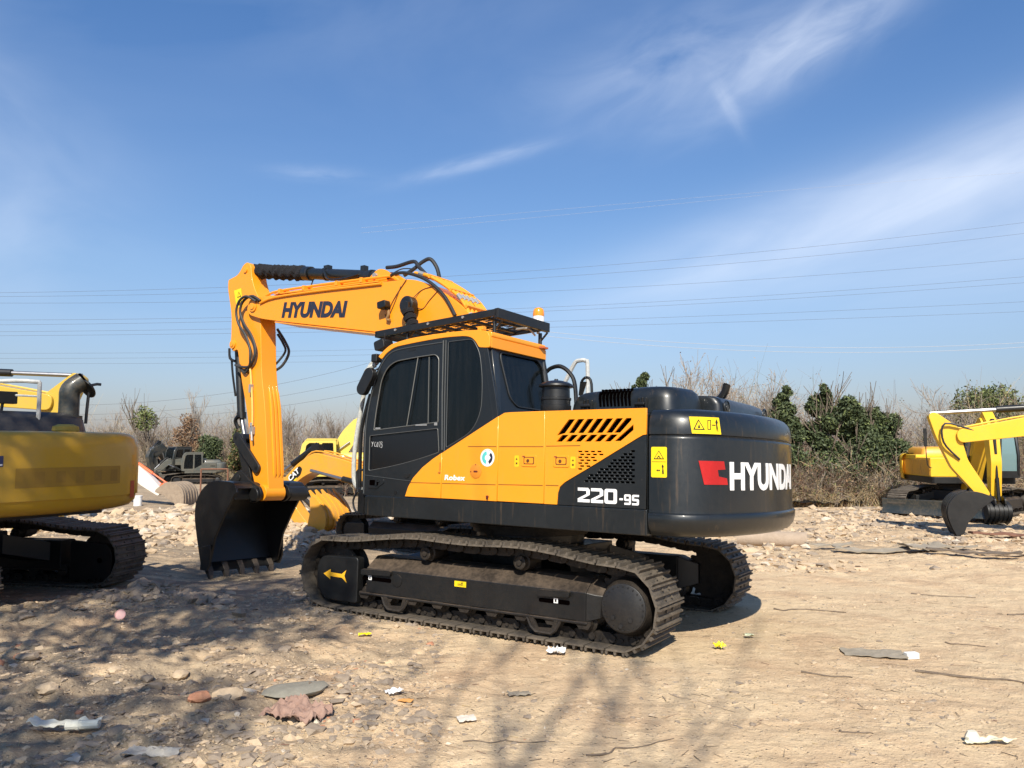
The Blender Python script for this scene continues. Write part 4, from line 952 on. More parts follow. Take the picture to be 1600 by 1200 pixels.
for u_, v_ in ((1.05, 1.05), (1.05, .2), (-.20, 1.05), (-.22, .2)):
    mb = MB(); mb.cyl((u_, v_, 2.90), (u_, v_, 3.10), .022, seg=10); mb.cyl((u_, v_, 3.0), (u_ - .1, v_, 3.10), .012, seg=8); mb.build('guard_post', BLACK, guard)
mb = MB(); mb.tube([(-.12, .42, 3.13), (-.2, .40, 3.12), (-.24, .33, 3.05)], .012, 6, 3); mb.box(-.16, -.04, .40, .44, 3.12, 3.14); mb.build('guard_clip', GREYM, guard)
mb = MB(); mb.tube([(-.24, 1.33, 2.945), (-.24, 1.33, 2.985)], .022, 8); mb.box(-.275, -.205, 1.29, 1.35, 2.955, 2.995); mb.build('roof_lug', ORANGE, roof, bevel=.004)
# beacon
mb = MB(); mb.cyl((-.12, .09, 3.12), (-.12, .09, 3.24), .02, seg=8); mb.lathe((-.12, .09, 3.22), [(.068, 0), (.068, .10), (.062, .105)], 'z', 20); bea = fixn(mb.build('beacon', WHITE, EX))
mb = MB(); mb.lathe((-.12, .09, 3.326), [(.066, 0), (.068, .02), (.064, .06), (.055, .085), (.038, .098), (.005, .104)], 'z', 20); fixn(mb.build('beacon_lens', AMBER, bea))
# grab rails behind the cab
mb = MB(); mb.tube([(-.30, .2, 2.64), (-.38, .2, 2.69), (-.50, .2, 2.70), (-.62, .2, 2.62), (-.69, .2, 2.48), (-.72, .2, 2.1)], .024, 8, 5); mb.tube([(-.73, -.1, 2.1), (-.73, -.1, 2.52), (-.66, -.1, 2.60), (-.6, -.1, 2.56)], .016, 8, 4); mb.prism([(-.60, 2.38), (-.66, 2.55), (-.58, 2.56), (-.56, 2.4)], -.12, -.10)
mb.build('grab_rail', BLACK, EX)
mb = MB(); mb.tube([(.25, -.9, 2.45), (.09, -.9, 2.70), (-.03, -.9, 2.90), (-.10, -.9, 2.93), (-.19, -.9, 2.92), (-.22, -.9, 2.82), (-.23, -.9, 1.98)], .027, 8, 4); mb.build('steel_handrail', rough('flaking_grey', (.30, .31, .30), (.60, .61, .60), 16, .6, .4, .01), EX)
# ---- boom, arm and bucket of the main machine
BO = rpoly([(5.25, 3.93, .05), (5.20, 4.06, .08), (5.12, 4.11, .06), (4.57, 4.085, .2), (3.6, 4.045, .1), (2.37, 4.005, .3), (1.79, 3.985, .3), (1.52, 3.90, .3), (1.14, 3.69, .3), (.86, 3.50, .3), (.62, 3.25, .4), (.30, 2.75, .5), (.08, 2.15, .2), (.02, 1.88, .1), (.20, 1.74, .1), (.42, 1.86, .1), (.85, 2.5, .4), (1.35, 2.98, .4), (1.85, 3.23, .3), (2.34, 3.325, .2), (4.50, 3.682, .3), (4.90, 3.755, .2), (5.17, 3.84, .08)], .1, 5)
mb = MB(); mb.prism(BO, -.20, .25)
boom = mb.build('boom', ORANGE, EX, bevel=.006)
# flanges along top and bottom, welded doublers
mb = MB(); mb.prism([(2.36, 4.012), (3.6, 4.052), (4.57, 4.092), (4.57, 4.108), (3.6, 4.068), (2.36, 4.028)], -.23, .268); mb.prism([(2.30, 3.308), (4.52, 3.672), (4.52, 3.656), (2.30, 3.292)], -.23, .268)
mb.build('boom_flange', ORANGE, boom)
mb = MB()
mb.lathe((5.08, .25, 3.965), [(.085, 0), (.085, .02), (.05, .022), (.05, .034), (.012, .036)], 'y', 24); mb.lathe((5.08, -.20, 3.965), [(.085, 0), (.085, -.03)], 'y', 24); fixn(mb.build('pin_boss', ORANGE, boom))
mb = MB()
for v_ in (.08, -.12): mb.prism(rpoly([(2.78, 4.03), (2.66, 4.16), (2.52, 4.245, .06), (2.40, 4.225), (2.10, 4.03)], .05), v_, v_ + .05)
mb.build('cylinder_lug', ORANGE, boom, bevel=.006); mb = MB(); mb.cyl((2.55, -.16, 4.15), (2.55, .17, 4.15), .035, seg=14); mb.build('lug_pin', GREYM, boom)
# lettering on the boom side
cs, sn = math.cos(math.atan2(.13, 1.40)), math.sin(math.atan2(.13, 1.40))
text('lettering', 'HYUNDAI', .30, lambda x, y, z: (4.385 - x * cs + y * sn * .2, .2535 + z, 3.735 - x * sn + y * cs), INK, boom, .016, .22, width=1.05, space=.98)
# steel pipes running along the top of the boom
mb = MB()
pipes = [[(4.85, .20, 4.12), (4.55, .20, 4.155), (3.6, .20, 4.135), (2.82, .20, 4.11), (2.2, .20, 4.085)], [(4.5, .12, 4.13), (3.6, .12, 4.12), (2.82, .12, 4.10), (2.2, .12, 4.075)], [(4.5, -.14, 4.13), (3.6, -.14, 4.12), (2.82, -.14, 4.10), (2.2, -.14, 4.075)], [(4.9, .262, 3.995), (4.55, .262, 4.045), (3.6, .262, 4.03), (2.82, .262, 4.0), (2.3, .262, 3.98)]]
for p_ in pipes: mb.tube(p_, .020, 8, 4)
for k, v_ in enumerate((.22, .14, .06, -.04, -.12, -.19)):
    mb.tube([(1.74, v_, 4.06), (1.52, v_, 4.0), (1.31, v_, 3.89), (1.12, v_, 3.765), (.965, v_, 3.64), (.84, v_, 3.48), (.72, v_, 3.25), (.5, v_, 2.9)], .024, 8, 4)
mb.build('hydraulic_pipe', ORANGE, boom)
for u_, z_ in ((4.45, 4.10), (3.9, 4.085), (3.2, 4.065), (2.7, 4.05)): MB().box(u_ - .025, u_ + .025, -.17, .275, z_ - .005, z_ + .065).build('pipe_clamp', ORANGE, boom, bevel=.004)
for u_, z_ in ((1.48, 3.96), (1.12, 3.74), (.86, 3.5)):
    mb = MB(); mb.xf = Matrix.Translation((u_, 0, z_)) @ Matrix.Rotation(R(-38), 4, 'Y'); mb.box(-.02, .02, -.21, .25, .0, .05); mb.xf = None; mb.build('pipe_clamp', ORANGE, boom, bevel=.004)
mb = MB()
for k, v_ in enumerate((.22, .14, .06, -.04, -.12)):
    mb.cyl((1.66 - .0 * k, v_, 4.05), (1.58, v_, 4.02), .032, seg=8); mb.cyl((1.0, v_, 3.69), (.94, v_, 3.62), .03, seg=8)
    mb.cyl((.80, v_, 3.43), (.765, v_, 3.35), .032, seg=8)
mb.build('pipe_fitting', GREYM, boom)
mb = MB()
mb.tube([(2.48, .0, 4.285), (2.28, .0, 4.275), (1.98, .0, 4.30), (1.86, .03, 4.21), (1.70, .06, 4.08), (1.64, .06, 4.03)], .026, 10, 6)
mb.tube([(2.10, .05, 4.11), (1.96, .0, 4.20), (1.86, -.05, 4.29), (1.75, -.08, 4.32), (1.65, -.10, 4.20), (1.61, -.12, 4.05)], .026, 10, 6)
mb.tube([(2.30, .15, 4.08), (2.1, .22, 4.10), (1.85, .24, 4.07), (1.5, .26, 3.93), (1.20, .262, 3.70), (1.0, .262, 3.42)], .022, 8, 6)
mb.tube([(2.32, .1, 4.13), (2.1, .1, 4.19), (1.9, .08, 4.17)], .008, 6, 5)
mb.build('hose', RUBBER, boom)
mb = MB(); mb.tube([(1.85, .262, 3.98), (2.02, .258, 3.80), (2.12, .258, 3.66), (2.14, .258, 3.56)], .006, 5, 4); mb.tube([(1.95, .258, 3.90), (2.08, .258, 3.64), (2.18, .258, 3.50), (2.22, .258, 3.56)], .006, 5, 4); mb.tube([(1.74, .30, 3.66), (1.6, .256, 3.80), (1.4, .256, 3.83), (1.28, .256, 3.80)], .006, 5, 5); mb.tube([(1.70, .30, 3.62), (1.56, .256, 3.56), (1.44, .256, 3.66), (1.30, .256, 3.77)], .006, 5, 5)
mb.build('lamp_cable', plain('cable_brown', (.14, .05, .02), .6), boom)
mb = MB(); mb.xf = Matrix.Translation((2.19, .32, 3.665)) @ Matrix.Rotation(R(8), 4, 'Y'); mb.prism(rrect(-.075, .075, -.045, .05, .02), -.05, .05); mb.xf = None; mb.box(2.14, 2.17, .25, .31, 3.60, 3.66); mb.build('work_light', BLACK, boom, bevel=.006)
mb = MB(); mb.tube([(2.15, .27, 3.60), (2.13, .28, 3.54), (2.16, .28, 3.48), (2.10, .28, 3.46)], .018, 6, 4); mb.build('light_bracket', plain('bare_bracket', (.28, .16, .06), .6), boom)
# lift cylinders
for v_ in (.42, -.37):
    s_ = 1 if v_ > 0 else -1
    mb = MB(); mb.lathe((1.69, v_ - s_ * .05, 3.60), [(.10, -.06), (.115, -.05), (.115, .05), (.10, .06), (.045, .065), (.045, .08)], 'y', 20); mb.cyl((1.69, 0, 3.60), (1.69, v_, 3.60), .05, seg=12); mb.box(1.60, 1.73, v_ - .06, v_ + .06, 3.50, 3.62); e_ = fixn(mb.build('lift_cylinder', BLACK, EX, bevel=.004))
    a, b = Vector((1.66, v_, 3.52)), Vector((1.30, v_, 2.78)); mb = MB(); n = 9
    for k in range(n): p = a.lerp(b, k / n); q = a.lerp(b, (k + .6) / n); mb.cyl(p, q, .085, .075, seg=14); mb.cyl(q, a.lerp(b, (k + 1) / n), .06, seg=10)
    mb.build('rod_boot', BOOT, e_)
    mb = MB(); mb.cyl((1.30, v_, 2.78), (.95, v_, 1.6), .085, seg=16); mb.cyl((1.0, v_ - .07, 1.5), (1.0, v_ + .07, 1.5), .08, seg=14); mb.build('cylinder_barrel', BLACK, e_)
# arm cylinder with its knitted rod cover
a, b, c, d = Vector((5.40, .025, 4.615)), Vector((4.20, .025, 4.425)), Vector((4.12, .025, 4.41)), Vector((2.60, .025, 4.165))
mb = MB(); mb.cyl(c, d, .085, seg=20); mb.cyl(c.lerp(d, -.03), c.lerp(d, .06), .108, seg=20); mb.cyl(c.lerp(d, .28), c.lerp(d, .30), .096, seg=20); mb.cyl(c.lerp(d, .90), c.lerp(d, .93), .096, seg=20); mb.box(2.86, 2.94, -.02, .06, 4.28, 4.36); mb.box(3.62, 3.72, -.02, .06, 4.40, 4.47); mb.tube([(3.66, .12, 4.40), (3.5, .15, 4.22), (3.2, .14, 4.19), (2.9, .12, 4.22)], .018, 6, 4)
ac = mb.build('arm_cylinder', CHAR, EX)
mb = MB(); P = []; rs_ = random.Random(4)
rg = []; q = (b - a).normalized().to_track_quat('Z', 'Y')
for i in range(49):
    p = a.lerp(b, i / 48); ring = []
    for k in range(18):
        an = 2 * math.pi * k / 18; r_ = .108 + .012 * math.sin(i * .9 + k) + rs_.uniform(-.014, .014); r_ *= (.8 if i in (0, 48) else 1); ring.append(p + q @ Vector((r_ * math.cos(an), r_ * math.sin(an), 0)))
    rg.append(ring)
mb.rings(rg); fixn(mb.build('rod_cover', BOOT, ac, angle=80))
mb = MB(); mb.cyl((3.98, .025, 4.30), (4.02, .025, 4.22), .01, seg=5); mb.build('cover_tie', RUBBER, ac)
# arm
AO = rpoly([(5.40, 4.735, .05), (5.50, 4.70, .06), (5.62, 4.55, .1), (5.88, 4.50, .03), (5.88, 4.36, .1), (5.73, 3.90, .3), (5.71, 3.55, .06), (5.72, 3.40, .06), (5.64, 3.30, .05), (5.52, 3.34, .06), (5.45, 3.10, .2), (5.36, 2.80, .3), (5.17, 2.30, .3), (4.96, 1.35, .1), (4.86, 1.18, .1), (4.75, 1.02, .08), (4.62, 1.01, .06), (4.555, 1.12, .05), (4.62, 1.55, .3), (4.75, 2.40, .4), (4.88, 2.9, .3), (4.97, 3.72, .2), (5.04, 4.10, .1), (5.16, 4.25, .1), (5.26, 4.45, .1), (5.30, 4.66, .04)], .08, 5)
mb = MB(); mb.prism(AO, -.10, .185); arm = mb.build('arm', ORANGE, EX, bevel=.01)
def back_u(z):   # rear edge of the arm
    P = [(1.12, 4.555), (1.55, 4.62), (2.40, 4.75), (2.9, 4.88), (3.72, 4.97)]
    for (z0, u0), (z1, u1) in zip(P, P[1:]):
        if z0 <= z <= z1: return u0 + (u1 - u0) * (z - z0) / (z1 - z0)
    return 4.97
mb = MB()
for v_ in (-.075, -.005, .06):
    mb.rings([[(back_u(z) - o, v_ - w, z), (back_u(z) - o, v_ + w, z), (back_u(z) + .03, v_ + w + .012, z), (back_u(z) + .03, v_ - w - .012, z)] for z, o, w in [(1.33, .0, .010), (1.40, .022, .022), (1.7, .022, .022), (2.0, .022, .022), (2.4, .022, .022), (2.62, .022, .018), (2.75, .0, .010)]])
fixn(mb.build('arm_rib', ORANGE, arm, bevel=.004))
mb = MB(); mb.cyl((4.66, -.12, 1.11), (4.66, .235, 1.11), .118, seg=24); mb.build('arm_end_boss', ORANGE, arm, bevel=.006)
mb = MB(); mb.lathe((5.64, .185, 3.42), [(.07, 0), (.07, .02), (.04, .024), (.04, .034)], 'y', 18); fixn(mb.build('arm_pin', ORANGE, arm)); mb = MB(); mb.lathe((5.42, .185, 4.60), [(.045, 0), (.045, .02), (.02, .022)], 'y', 16); fixn(mb.build('arm_pin', ORANGE, arm))
mb = MB(); mb.prism([(5.70, 4.30), (5.52, 4.32), (5.44, 4.02), (5.60, 4.00)], .186, .188); ls = mb.build('warning_label', YSTICK, arm)
mb = MB(); mb.prism([(5.60, 4.17), (5.50, 4.18), (5.57, 4.27)], .1882, .1895); mb.prism([(5.585, 4.185), (5.525, 4.192), (5.565, 4.25)], .1896, .1906, 1); mb.box(5.50, 5.56, .1882, .1895, 4.04, 4.09); mb.prism([(5.47, 4.05), (5.49, 4.14), (5.51, 4.05)], .1882, .1895); mb.build('label_symbol', [SEAM, YSTICK], ls)
mb = MB()
for dv, dz in ((0, 0), (.05, .05), (.02, -.05)):
    mb.tube([(4.93 + dz, .27 + dv * .3, 4.03), (5.12 + dz, .28 + dv, 4.12), (5.33 + dz * .6, .27 + dv, 4.06), (5.40 + dz * .6, .26 + dv, 3.90), (5.31 + dz, .25 + dv, 3.70), (5.14 + dz, .24 + dv, 3.52), (5.03 + dz, .23 + dv, 3.32), (5.02 + dz * .6, .23 + dv, 3.16), (5.12, .22 + dv * .5, 3.03), (5.30 + dz, .21 + dv * .5, 2.99 + dz), (5.48 + dz, .20, 3.08)], .019, 8, 6)
mb.tube([(4.98, -.14, 3.66), (4.85, -.20, 3.46), (4.77, -.22, 3.28), (4.86, -.18, 3.08), (5.0, -.12, 2.98)], .022, 8, 6); mb.tube([(4.97, -.14, 3.58), (4.90, -.20, 3.44), (4.86, -.22, 3.30), (4.97, -.14, 3.1)], .018, 8, 6)
mb.build('arm_hose', plain('hose_grey', (.035, .035, .034), .55), arm)
mb = MB(); mb.tube([(5.13, .215, 3.02), (5.10, .215, 2.9), (5.02, .215, 2.45), (4.99, .215, 2.12)], .016, 8, 3); mb.build('arm_pipe', plain('pale_orange_pipe', (.80, .48, .12), .4), arm)
mb = MB(); mb.box(4.95, 5.03, .19, .24, 1.98, 2.10); mb.cyl((4.97, .24, 2.02), (4.93, .25, 1.88), .018, seg=8); mb.box(5.05, 5.09, .19, .25, 2.62, 2.75); mb.cyl((5.0, .23, 2.10), (5.0, .23, 2.16), .022, seg=6); mb.build('pipe_valve', GREYM, arm, bevel=.004)
# bucket cylinder
mb = MB(); mb.cyl((5.70, .045, 3.42), (5.52, .045, 2.30), .062, seg=16); mb.cyl((5.52, .045, 2.34), (5.505, .045, 2.24), .075, seg=16); mb.tube([(5.78, .1, 3.2), (5.70, .12, 2.95), (5.62, .10, 2.6)], .018, 6, 3); mb.tube([(5.66, .12, 3.16), (5.80, .12, 3.22), (5.86, .1, 3.38)], .022, 6, 3)
bc = mb.build('bucket_cylinder', BLACK, EX)
mb = MB(); mb.cyl((5.505, .045, 2.24), (5.40, .045, 1.96), .036, seg=12); mb.build('cylinder_rod', CHROME, bc)
mb = MB(); mb.cyl((5.40, -.06, 1.93), (5.40, .15, 1.93), .075, seg=16); mb.tube([(5.46, .14, 2.28), (5.53, .14, 2.2), (5.50, .10, 2.08)], .03, 8, 3); mb.build('rod_end', BLACK, bc)
# linkage
def bar(mb, a, b, r0, r1, v0, v1):
    a, b = Vector(a), Vector(b); d = (b - a).normalized(); n = Vector((-d.y, d.x)); P = []
    a0 = math.degrees(math.atan2(n.y, n.x))
    P += [(a.x + r0 * math.cos(R(a0 + 180 * k / 8)), a.y + r0 * math.sin(R(a0 + 180 * k / 8))) for k in range(9)]
    P += [(b.x + r1 * math.cos(R(a0 + 180 + 180 * k / 8)), b.y + r1 * math.sin(R(a0 + 180 + 180 * k / 8))) for k in range(9)]
    mb.prism(P, v0, v1)
mb = MB(); bar(mb, (5.36, 1.93), (4.83, 1.47), .085, .075, .19, .23); bar(mb, (5.36, 1.93), (4.83, 1.47), .085, .075, -.15, -.11); mb.cyl((4.83, -.15, 1.47), (4.83, .23, 1.47), .04, seg=12); mb.cyl((5.36, -.15, 1.93), (5.36, .23, 1.93), .04, seg=12); mb.build('guide_link', BUCKETP, EX, bevel=.006)
mb = MB(); bar(mb, (5.38, 1.90), (5.12, 1.30), .09, .085, .10, .15); bar(mb, (5.38, 1.90), (5.12, 1.30), .09, .085, -.07, -.02); mb.box(5.18, 5.32, -.05, .13, 1.5, 1.66); mb.build('bucket_link', BUCKETP, EX, bevel=.006)
# bucket: curved shell, side plates, lip, teeth, ears
BK = catmull([(x, 0, z) for x, z in [(4.72, 1.18), (4.80, 1.255), (5.05, 1.275), (5.33, 1.26), (5.56, 1.13), (5.69, .93), (5.70, .72), (5.64, .50), (5.55, .24), (5.46, .0)]], 5)
BK = [(p.x, p.z) for p in BK]
def inset(P, t):
    out = []
    for i, p in enumerate(P):
        a, b = Vector(P[max(i - 1, 0)]), Vector(P[min(i + 1, len(P) - 1)]); d = (b - a).normalized(); out.append((p[0] - d.y * -t * -1, p[1] - d.x * t)) if False else out.append((p[0] + d.y * t, p[1] - d.x * t))
    return out
mb = MB(); IN = inset(BK, .028); mb.prism(BK + IN[::-1], -.60, .60)
bucket = mb.build('bucket', BUCKETP, EX, bevel=.003)
SPL = [BK[0]] + BK[1:] + [(5.40, -.03), (5.27, .02), (5.235, .16), (5.17, .44), (4.98, .76), (4.76, 1.08), (4.70, 1.12)]
for v0_, v1_ in ((.595, .63), (-.63, -.595)):
    mb = MB(); mb.prism(SPL, v0_, v1_); mb.build('side_plate', BUCKETP, bucket, bevel=.004)
    mb = MB(); s_ = 1 if v0_ > 0 else -1; mb.prism([(5.42, .30), (5.22, .34), (5.205, .10), (5.27, -.04), (5.44, -.04)], (.63 if s_ > 0 else -.66), (.66 if s_ > 0 else -.63)); mb.build('side_cutter', BUCKETP, bucket, bevel=.006)
mb = MB(); mb.prism([(5.49, .07), (5.455, .06), (5.33, -.06), (5.38, -.075)], -.60, .60); mb.build('bucket_lip', BUCKETP, bucket, bevel=.004)
for k in range(5):
    v_ = -.54 + k * .27; mb = MB(); w = .045
    mb.rings([[(5.41, v_ - w, .05), (5.41, v_ + w, .05), (5.46, v_ + w, .04), (5.46, v_ - w, .04)], [(5.335, v_ - w, -.05), (5.335, v_ + w, -.05), (5.42, v_ + w, -.075), (5.42, v_ - w, -.075)], [(5.30, v_ - w * .6, -.185), (5.30, v_ + w * .6, -.185), (5.325, v_ + w * .6, -.195), (5.325, v_ - w * .6, -.195)]])
    fixn(mb.build('tooth', rough('worn_tooth', (.02, .018, .016), (.10, .075, .055), 9, .6, .4, .01), bucket, bevel=.006))
EAR = rpoly([(5.36, 1.25, .03), (5.20, 1.40, .08), (5.10, 1.44, .08), (5.0, 1.40, .08), (4.82, 1.27, .1), (4.60, 1.20, .1), (4.55, 1.08, .1), (4.66, .98, .1), (4.80, .96, .05), (4.92, 1.14, .1), (5.3, 1.20)], .04)
for v_ in (.27, -.25):
    mb = MB(); mb.prism(EAR, v_, v_ + .045); s_ = .045 if v_ > 0 else 0
    mb.lathe((5.12, v_ + s_, 1.32), [(.055, 0), (.055, .015 if s_ else -.015), (.03, .018 if s_ else -.018)], 'y', 16); mb.lathe((4.68, v_ + s_, 1.09), [(.07, 0), (.07, .015 if s_ else -.015), (.03, .02 if s_ else -.02)], 'y', 16)
    fixn(mb.build('bucket_ear', BUCKETP, bucket, bevel=.004))
mb = MB(); mb.box(4.78, 5.28, .32, .595, 1.01, 1.235); mb.box(4.80, 5.28, -.595, -.25, 1.01, 1.235); mb.cyl((4.68, -.25, 1.09), (4.68, -.58, 1.09), .11, seg=20); mb.cyl((4.68, .32, 1.09), (4.68, .36, 1.09), .10, seg=20)
mb.build('hinge_box', BUCKETP, bucket, bevel=.012)
# ------------------------------------------------------------------ background machines
def bucket_mb(w, sc):
    """bucket in its own frame: hinge pin at origin, mouth towards -x, lip below; returns shell builder"""
    P = [(-.05, .10), (.25, .16), (.55, .12), (.82, -.05), (.95, -.32), (.93, -.60), (.80, -.90), (.66, -1.12)]
    P = [(p.x * sc, p.z * sc) for p in catmull([(x, 0, z) for x, z in P], 4)]
    mb = MB(); IN = []
    for i, p in enumerate(P):
        a, b = Vector(P[max(i - 1, 0)]), Vector(P[min(i + 1, len(P) - 1)]); d = (b - a).normalized(); IN.append((p[0] + d.y * .03, p[1] - d.x * .03))
    mb.prism(P + IN[::-1], -w / 2, w / 2)
    SPL_ = P + [(.50 * sc, -1.05 * sc), (.42 * sc, -.7 * sc), (.18 * sc, -.3 * sc), (-.12 * sc, .02)]
    return mb, SPL_, P
def generic(name, loc, yaw_under, yaw_upper, s, paint, paint2, boom, arm, bk, label, group=None, cabglass=GLASSC, cabm=None, blade=False, tail=2.5, bw=.9, stack=False, trackm=SHOE, bucketm=None, cabon=True, tracks=True, detail_body=True, bheight=1.95, framem=None, zlow=1.02):
    """boom / arm: spine points (u, z, half height) in the upper frame; bk = (pin u, pin z, rotation, width, size)"""
    root = empty(name, (loc[0], loc[1], loc[2] if len(loc) > 2 else gz1(loc[0], loc[1]) + .02), R(yaw_upper)); root.scale = (s, s, s)
    tag(root, label, 'excavator', group); cabm = cabm or BLACK; bucketm = bucketm or paint
    if tracks: undercarriage(root, R(yaw_under - yaw_upper), False, trackm, framem or MUDDY, DISC)
    W_ = 1.25
    mb = MB(); mb.prism(rpoly([(-1.9, -W_), (-1.9, W_), (1.15, W_, .1), (1.15, -W_, .1)], .05), 1.0, 1.2, plane='xy'); mb.build('deck', cabm, root, bevel=.01)
    if tail > 2.7: cwt = counterweight('counterweight', paint, root, 1.02, 2.03, 1.24, 5.0) if False else None
    ct = MB(); lv = [(zlow, .16), (zlow + .03, .06), (zlow + .09, .01), (1.26, 0), (1.262, -.015), (bheight - .18, -.015), (bheight - .07, .02), (bheight - .02, .07), (bheight, .15)]
    ct.rings([[(x, y, z) for x, y in cw_plan(i, tail, 1.36, -1.55)] for z, i in lv]); cwt = fixn(ct.build('counterweight', paint, root, angle=50))
    mb = MB(); mb.box(-1.54, -.35, -1.24, 1.24, 1.2, bheight - .03); mb.box(-.35, .95, -1.24, -.42, 1.2, bheight - .12); body = mb.build('body', paint, root, bevel=.03)
    for x0_, x1_, y0_ in ((-1.5, -.96, 1.242), (-.94, -.4, 1.242), (-1.5, -.72, -1.255), (-.70, .10, -1.255), (.12, .9, -1.255)): MB().prism([(x0_, 1.24), (x0_, bheight - .18), (x1_, bheight - .18), (x1_, 1.24)], y0_, y0_ + .013).build('side_door', paint2, body, bevel=.005)
    for k in range(6): MB().prism([(-1.42 + k * .07, 1.55), (-1.42 + k * .07, 1.70), (-1.39 + k * .07, 1.70), (-1.39 + k * .07, 1.55)], 1.2552, 1.257).build('door_vent', SLOT, body)
    mb = MB(); mb.rings([[(x, y, bheight - .04) for x, y in rpoly([(-.45, .95), (-2.0, .95), (-2.0, -1.0), (-.45, -1.0)], .15)], [(x, y, bheight + .16) for x, y in rpoly([(-.48, .92), (-1.95, .92), (-1.95, -.97), (-.48, -.97)], .15)], [(x, y, bheight + .24) for x, y in rpoly([(-.6, .8), (-1.85, .8), (-1.85, -.85), (-.6, -.85)], .2)]]); fixn(mb.build('engine_hood', paint2 if detail_body else cabm, root, angle=50))
    if cabon:
        CP = [(1.35, 1.2), (1.42, 1.9), (1.28, 2.6), (1.05, 2.85), (-.35, 2.85), (-.42, 1.2)]; H1 = rpoly([(1.20, 1.95), (1.10, 2.55), (.95, 2.68), (.45, 2.68), (.45, 1.4), (1.22, 1.4)], .05, 3); H2 = rpoly([(.33, 1.4), (.33, 2.68), (-.22, 2.68), (-.27, 1.75)], .05, 3)
        cab_ = plate('cab', rpoly(CP, .08), [H1, H2], .04, side(1.25), cabm, root); plate('cab_side', rpoly(CP, .08), [H1, H2], .04, side(.32), cabm, cab_)
        for v_ in (1.25, .32): plate('cab_pane', H1, [], .006, side(v_), cabglass, cab_); plate('cab_pane', H2, [], .006, side(v_), cabglass, cab_)
        mb = MB(); mb.prism(rpoly([(1.12, 2.83), (1.05, 2.90), (-.38, 2.90), (-.38, 2.83)], .02), .28, 1.29); mb.build('cab_roof', paint if cabm is not paint else cabm, cab_, bevel=.02)
        mb = MB(); mb.box(-.40, 1.36, .34, 1.23, 1.2, 1.28); mb.box(-.42, -.38, .34, 1.23, 1.28, 1.75); mb.box(1.36, 1.40, .34, 1.23, 1.2, 1.42); MB().box(-.42, -.38, .34, 1.23, 2.6, 2.84).build('cab_beam', cabm, cab_)
        mb.build('cab_frame', cabm, cab_)
        for y in (.36, 1.21): MB().tube([(1.38, y, 1.3), (1.42, y, 1.9), (1.28, y, 2.6), (1.08, y, 2.84)], .035, 6).build('cab_pillar', cabm, cab_)
        mb = MB(); mb.rings([[(x, .38, z), (x, 1.20, z), (x - .008, 1.20, z), (x - .008, .38, z)] for x, z in ((1.375, 1.42), (1.405, 1.9), (1.27, 2.6), (1.10, 2.82))]); fixn(mb.build('windscreen', cabglass, cab_)); mb = MB(); mb.box(-.405, -.395, .40, 1.20, 1.75, 2.6); mb.build('rear_window', cabglass, cab_)
        mb = MB(); mb.prism(rpoly([(.55, 1.5), (.55, 1.68), (.05, 1.66), (-.1, 2.3), (-.22, 2.3), (-.12, 1.5)], .05), .55, 1.05); mb.box(0, .4, .6, 1.0, 1.25, 1.5); mb.build('operator_seat', FABRIC, cab_, bevel=.03)
    if boom:
        bh = bw * .28
        mb = MB(); mb.prism(rpoly(beam(boom), .15, 4), -bh, bh); b_ = mb.build('boom', paint, root, bevel=.015)
        mb = MB()
        for y in (-bh * .6, bh * .6): mb.tube([(p[0], y, p[1] + p[2] + .03) for p in boom[1:]], .022, 6, 4)
        mb.build('hydraulic_pipe', paint, b_)
        mid = boom[len(boom) // 2]
        for sg in (1, -1):
            mb = MB(); a = Vector((1.15, sg * (bh + .09), 1.15)); c = Vector((mid[0], sg * (bh + .09), mid[1] - mid[2] * .85)); q = a.lerp(c, .62); mb.cyl(a, q, .075, seg=12); l_ = mb.build('lift_cylinder', BLACK, root); MB().cyl(q, c, .04, seg=10).build('cylinder_rod', CHROME, l_)
    if arm:
        ah = bw * .19
        mb = MB(); mb.prism(rpoly(beam(arm), .08, 3), -ah, ah); a_ = mb.build('arm', paint, root, bevel=.012)
        if boom:
            mid = boom[len(boom) // 2]; t0 = arm[0]; a = Vector((mid[0] + .1, 0, mid[1] + mid[2] + .18)); c = Vector((t0[0], 0, t0[1])); q = a.lerp(c, .6); mb = MB(); mb.cyl(a, q, .085, seg=14); mb.box(a.x - .12, a.x + .12, -.1, .1, a.z - .25, a.z + .03); c2 = mb.build('arm_cylinder', BLACK, root); MB().cyl(q, c, .05, seg=10).build('cylinder_rod', CHROME, c2)
            mb = MB()
            p = arm[1]; mb.tube([(boom[-1][0] - .35, ah + .06, boom[-1][1] + .15), (p[0] + .05, ah + .10, p[1] + .2), (p[0] + .1, ah + .1, p[1] - .25), (arm[2][0], ah + .03, arm[2][1] + .1)], .025, 6, 4); mb.build('arm_hose', RUBBER, a_)
    if bk:
        pu, pz, rot, w_, sz = bk; bmb, SP, P = bucket_mb(w_, sz); Mx = Matrix.Translation((pu, 0, pz)) @ Matrix.Rotation(R(rot), 4, 'Y')
        bb = bmb.build('bucket', bucketm, root); bb.matrix_local = Mx; bv = bb.modifiers.new('bevel', 'BEVEL'); bv.width = .006; bv.limit_method = 'ANGLE'
        for y0, y1 in ((w_ / 2 - .005, w_ / 2 + .03), (-w_ / 2 - .03, -w_ / 2 + .005)): mb = MB(); mb.prism(SP, y0, y1); mb.build('side_plate', bucketm, bb, bevel=.005)
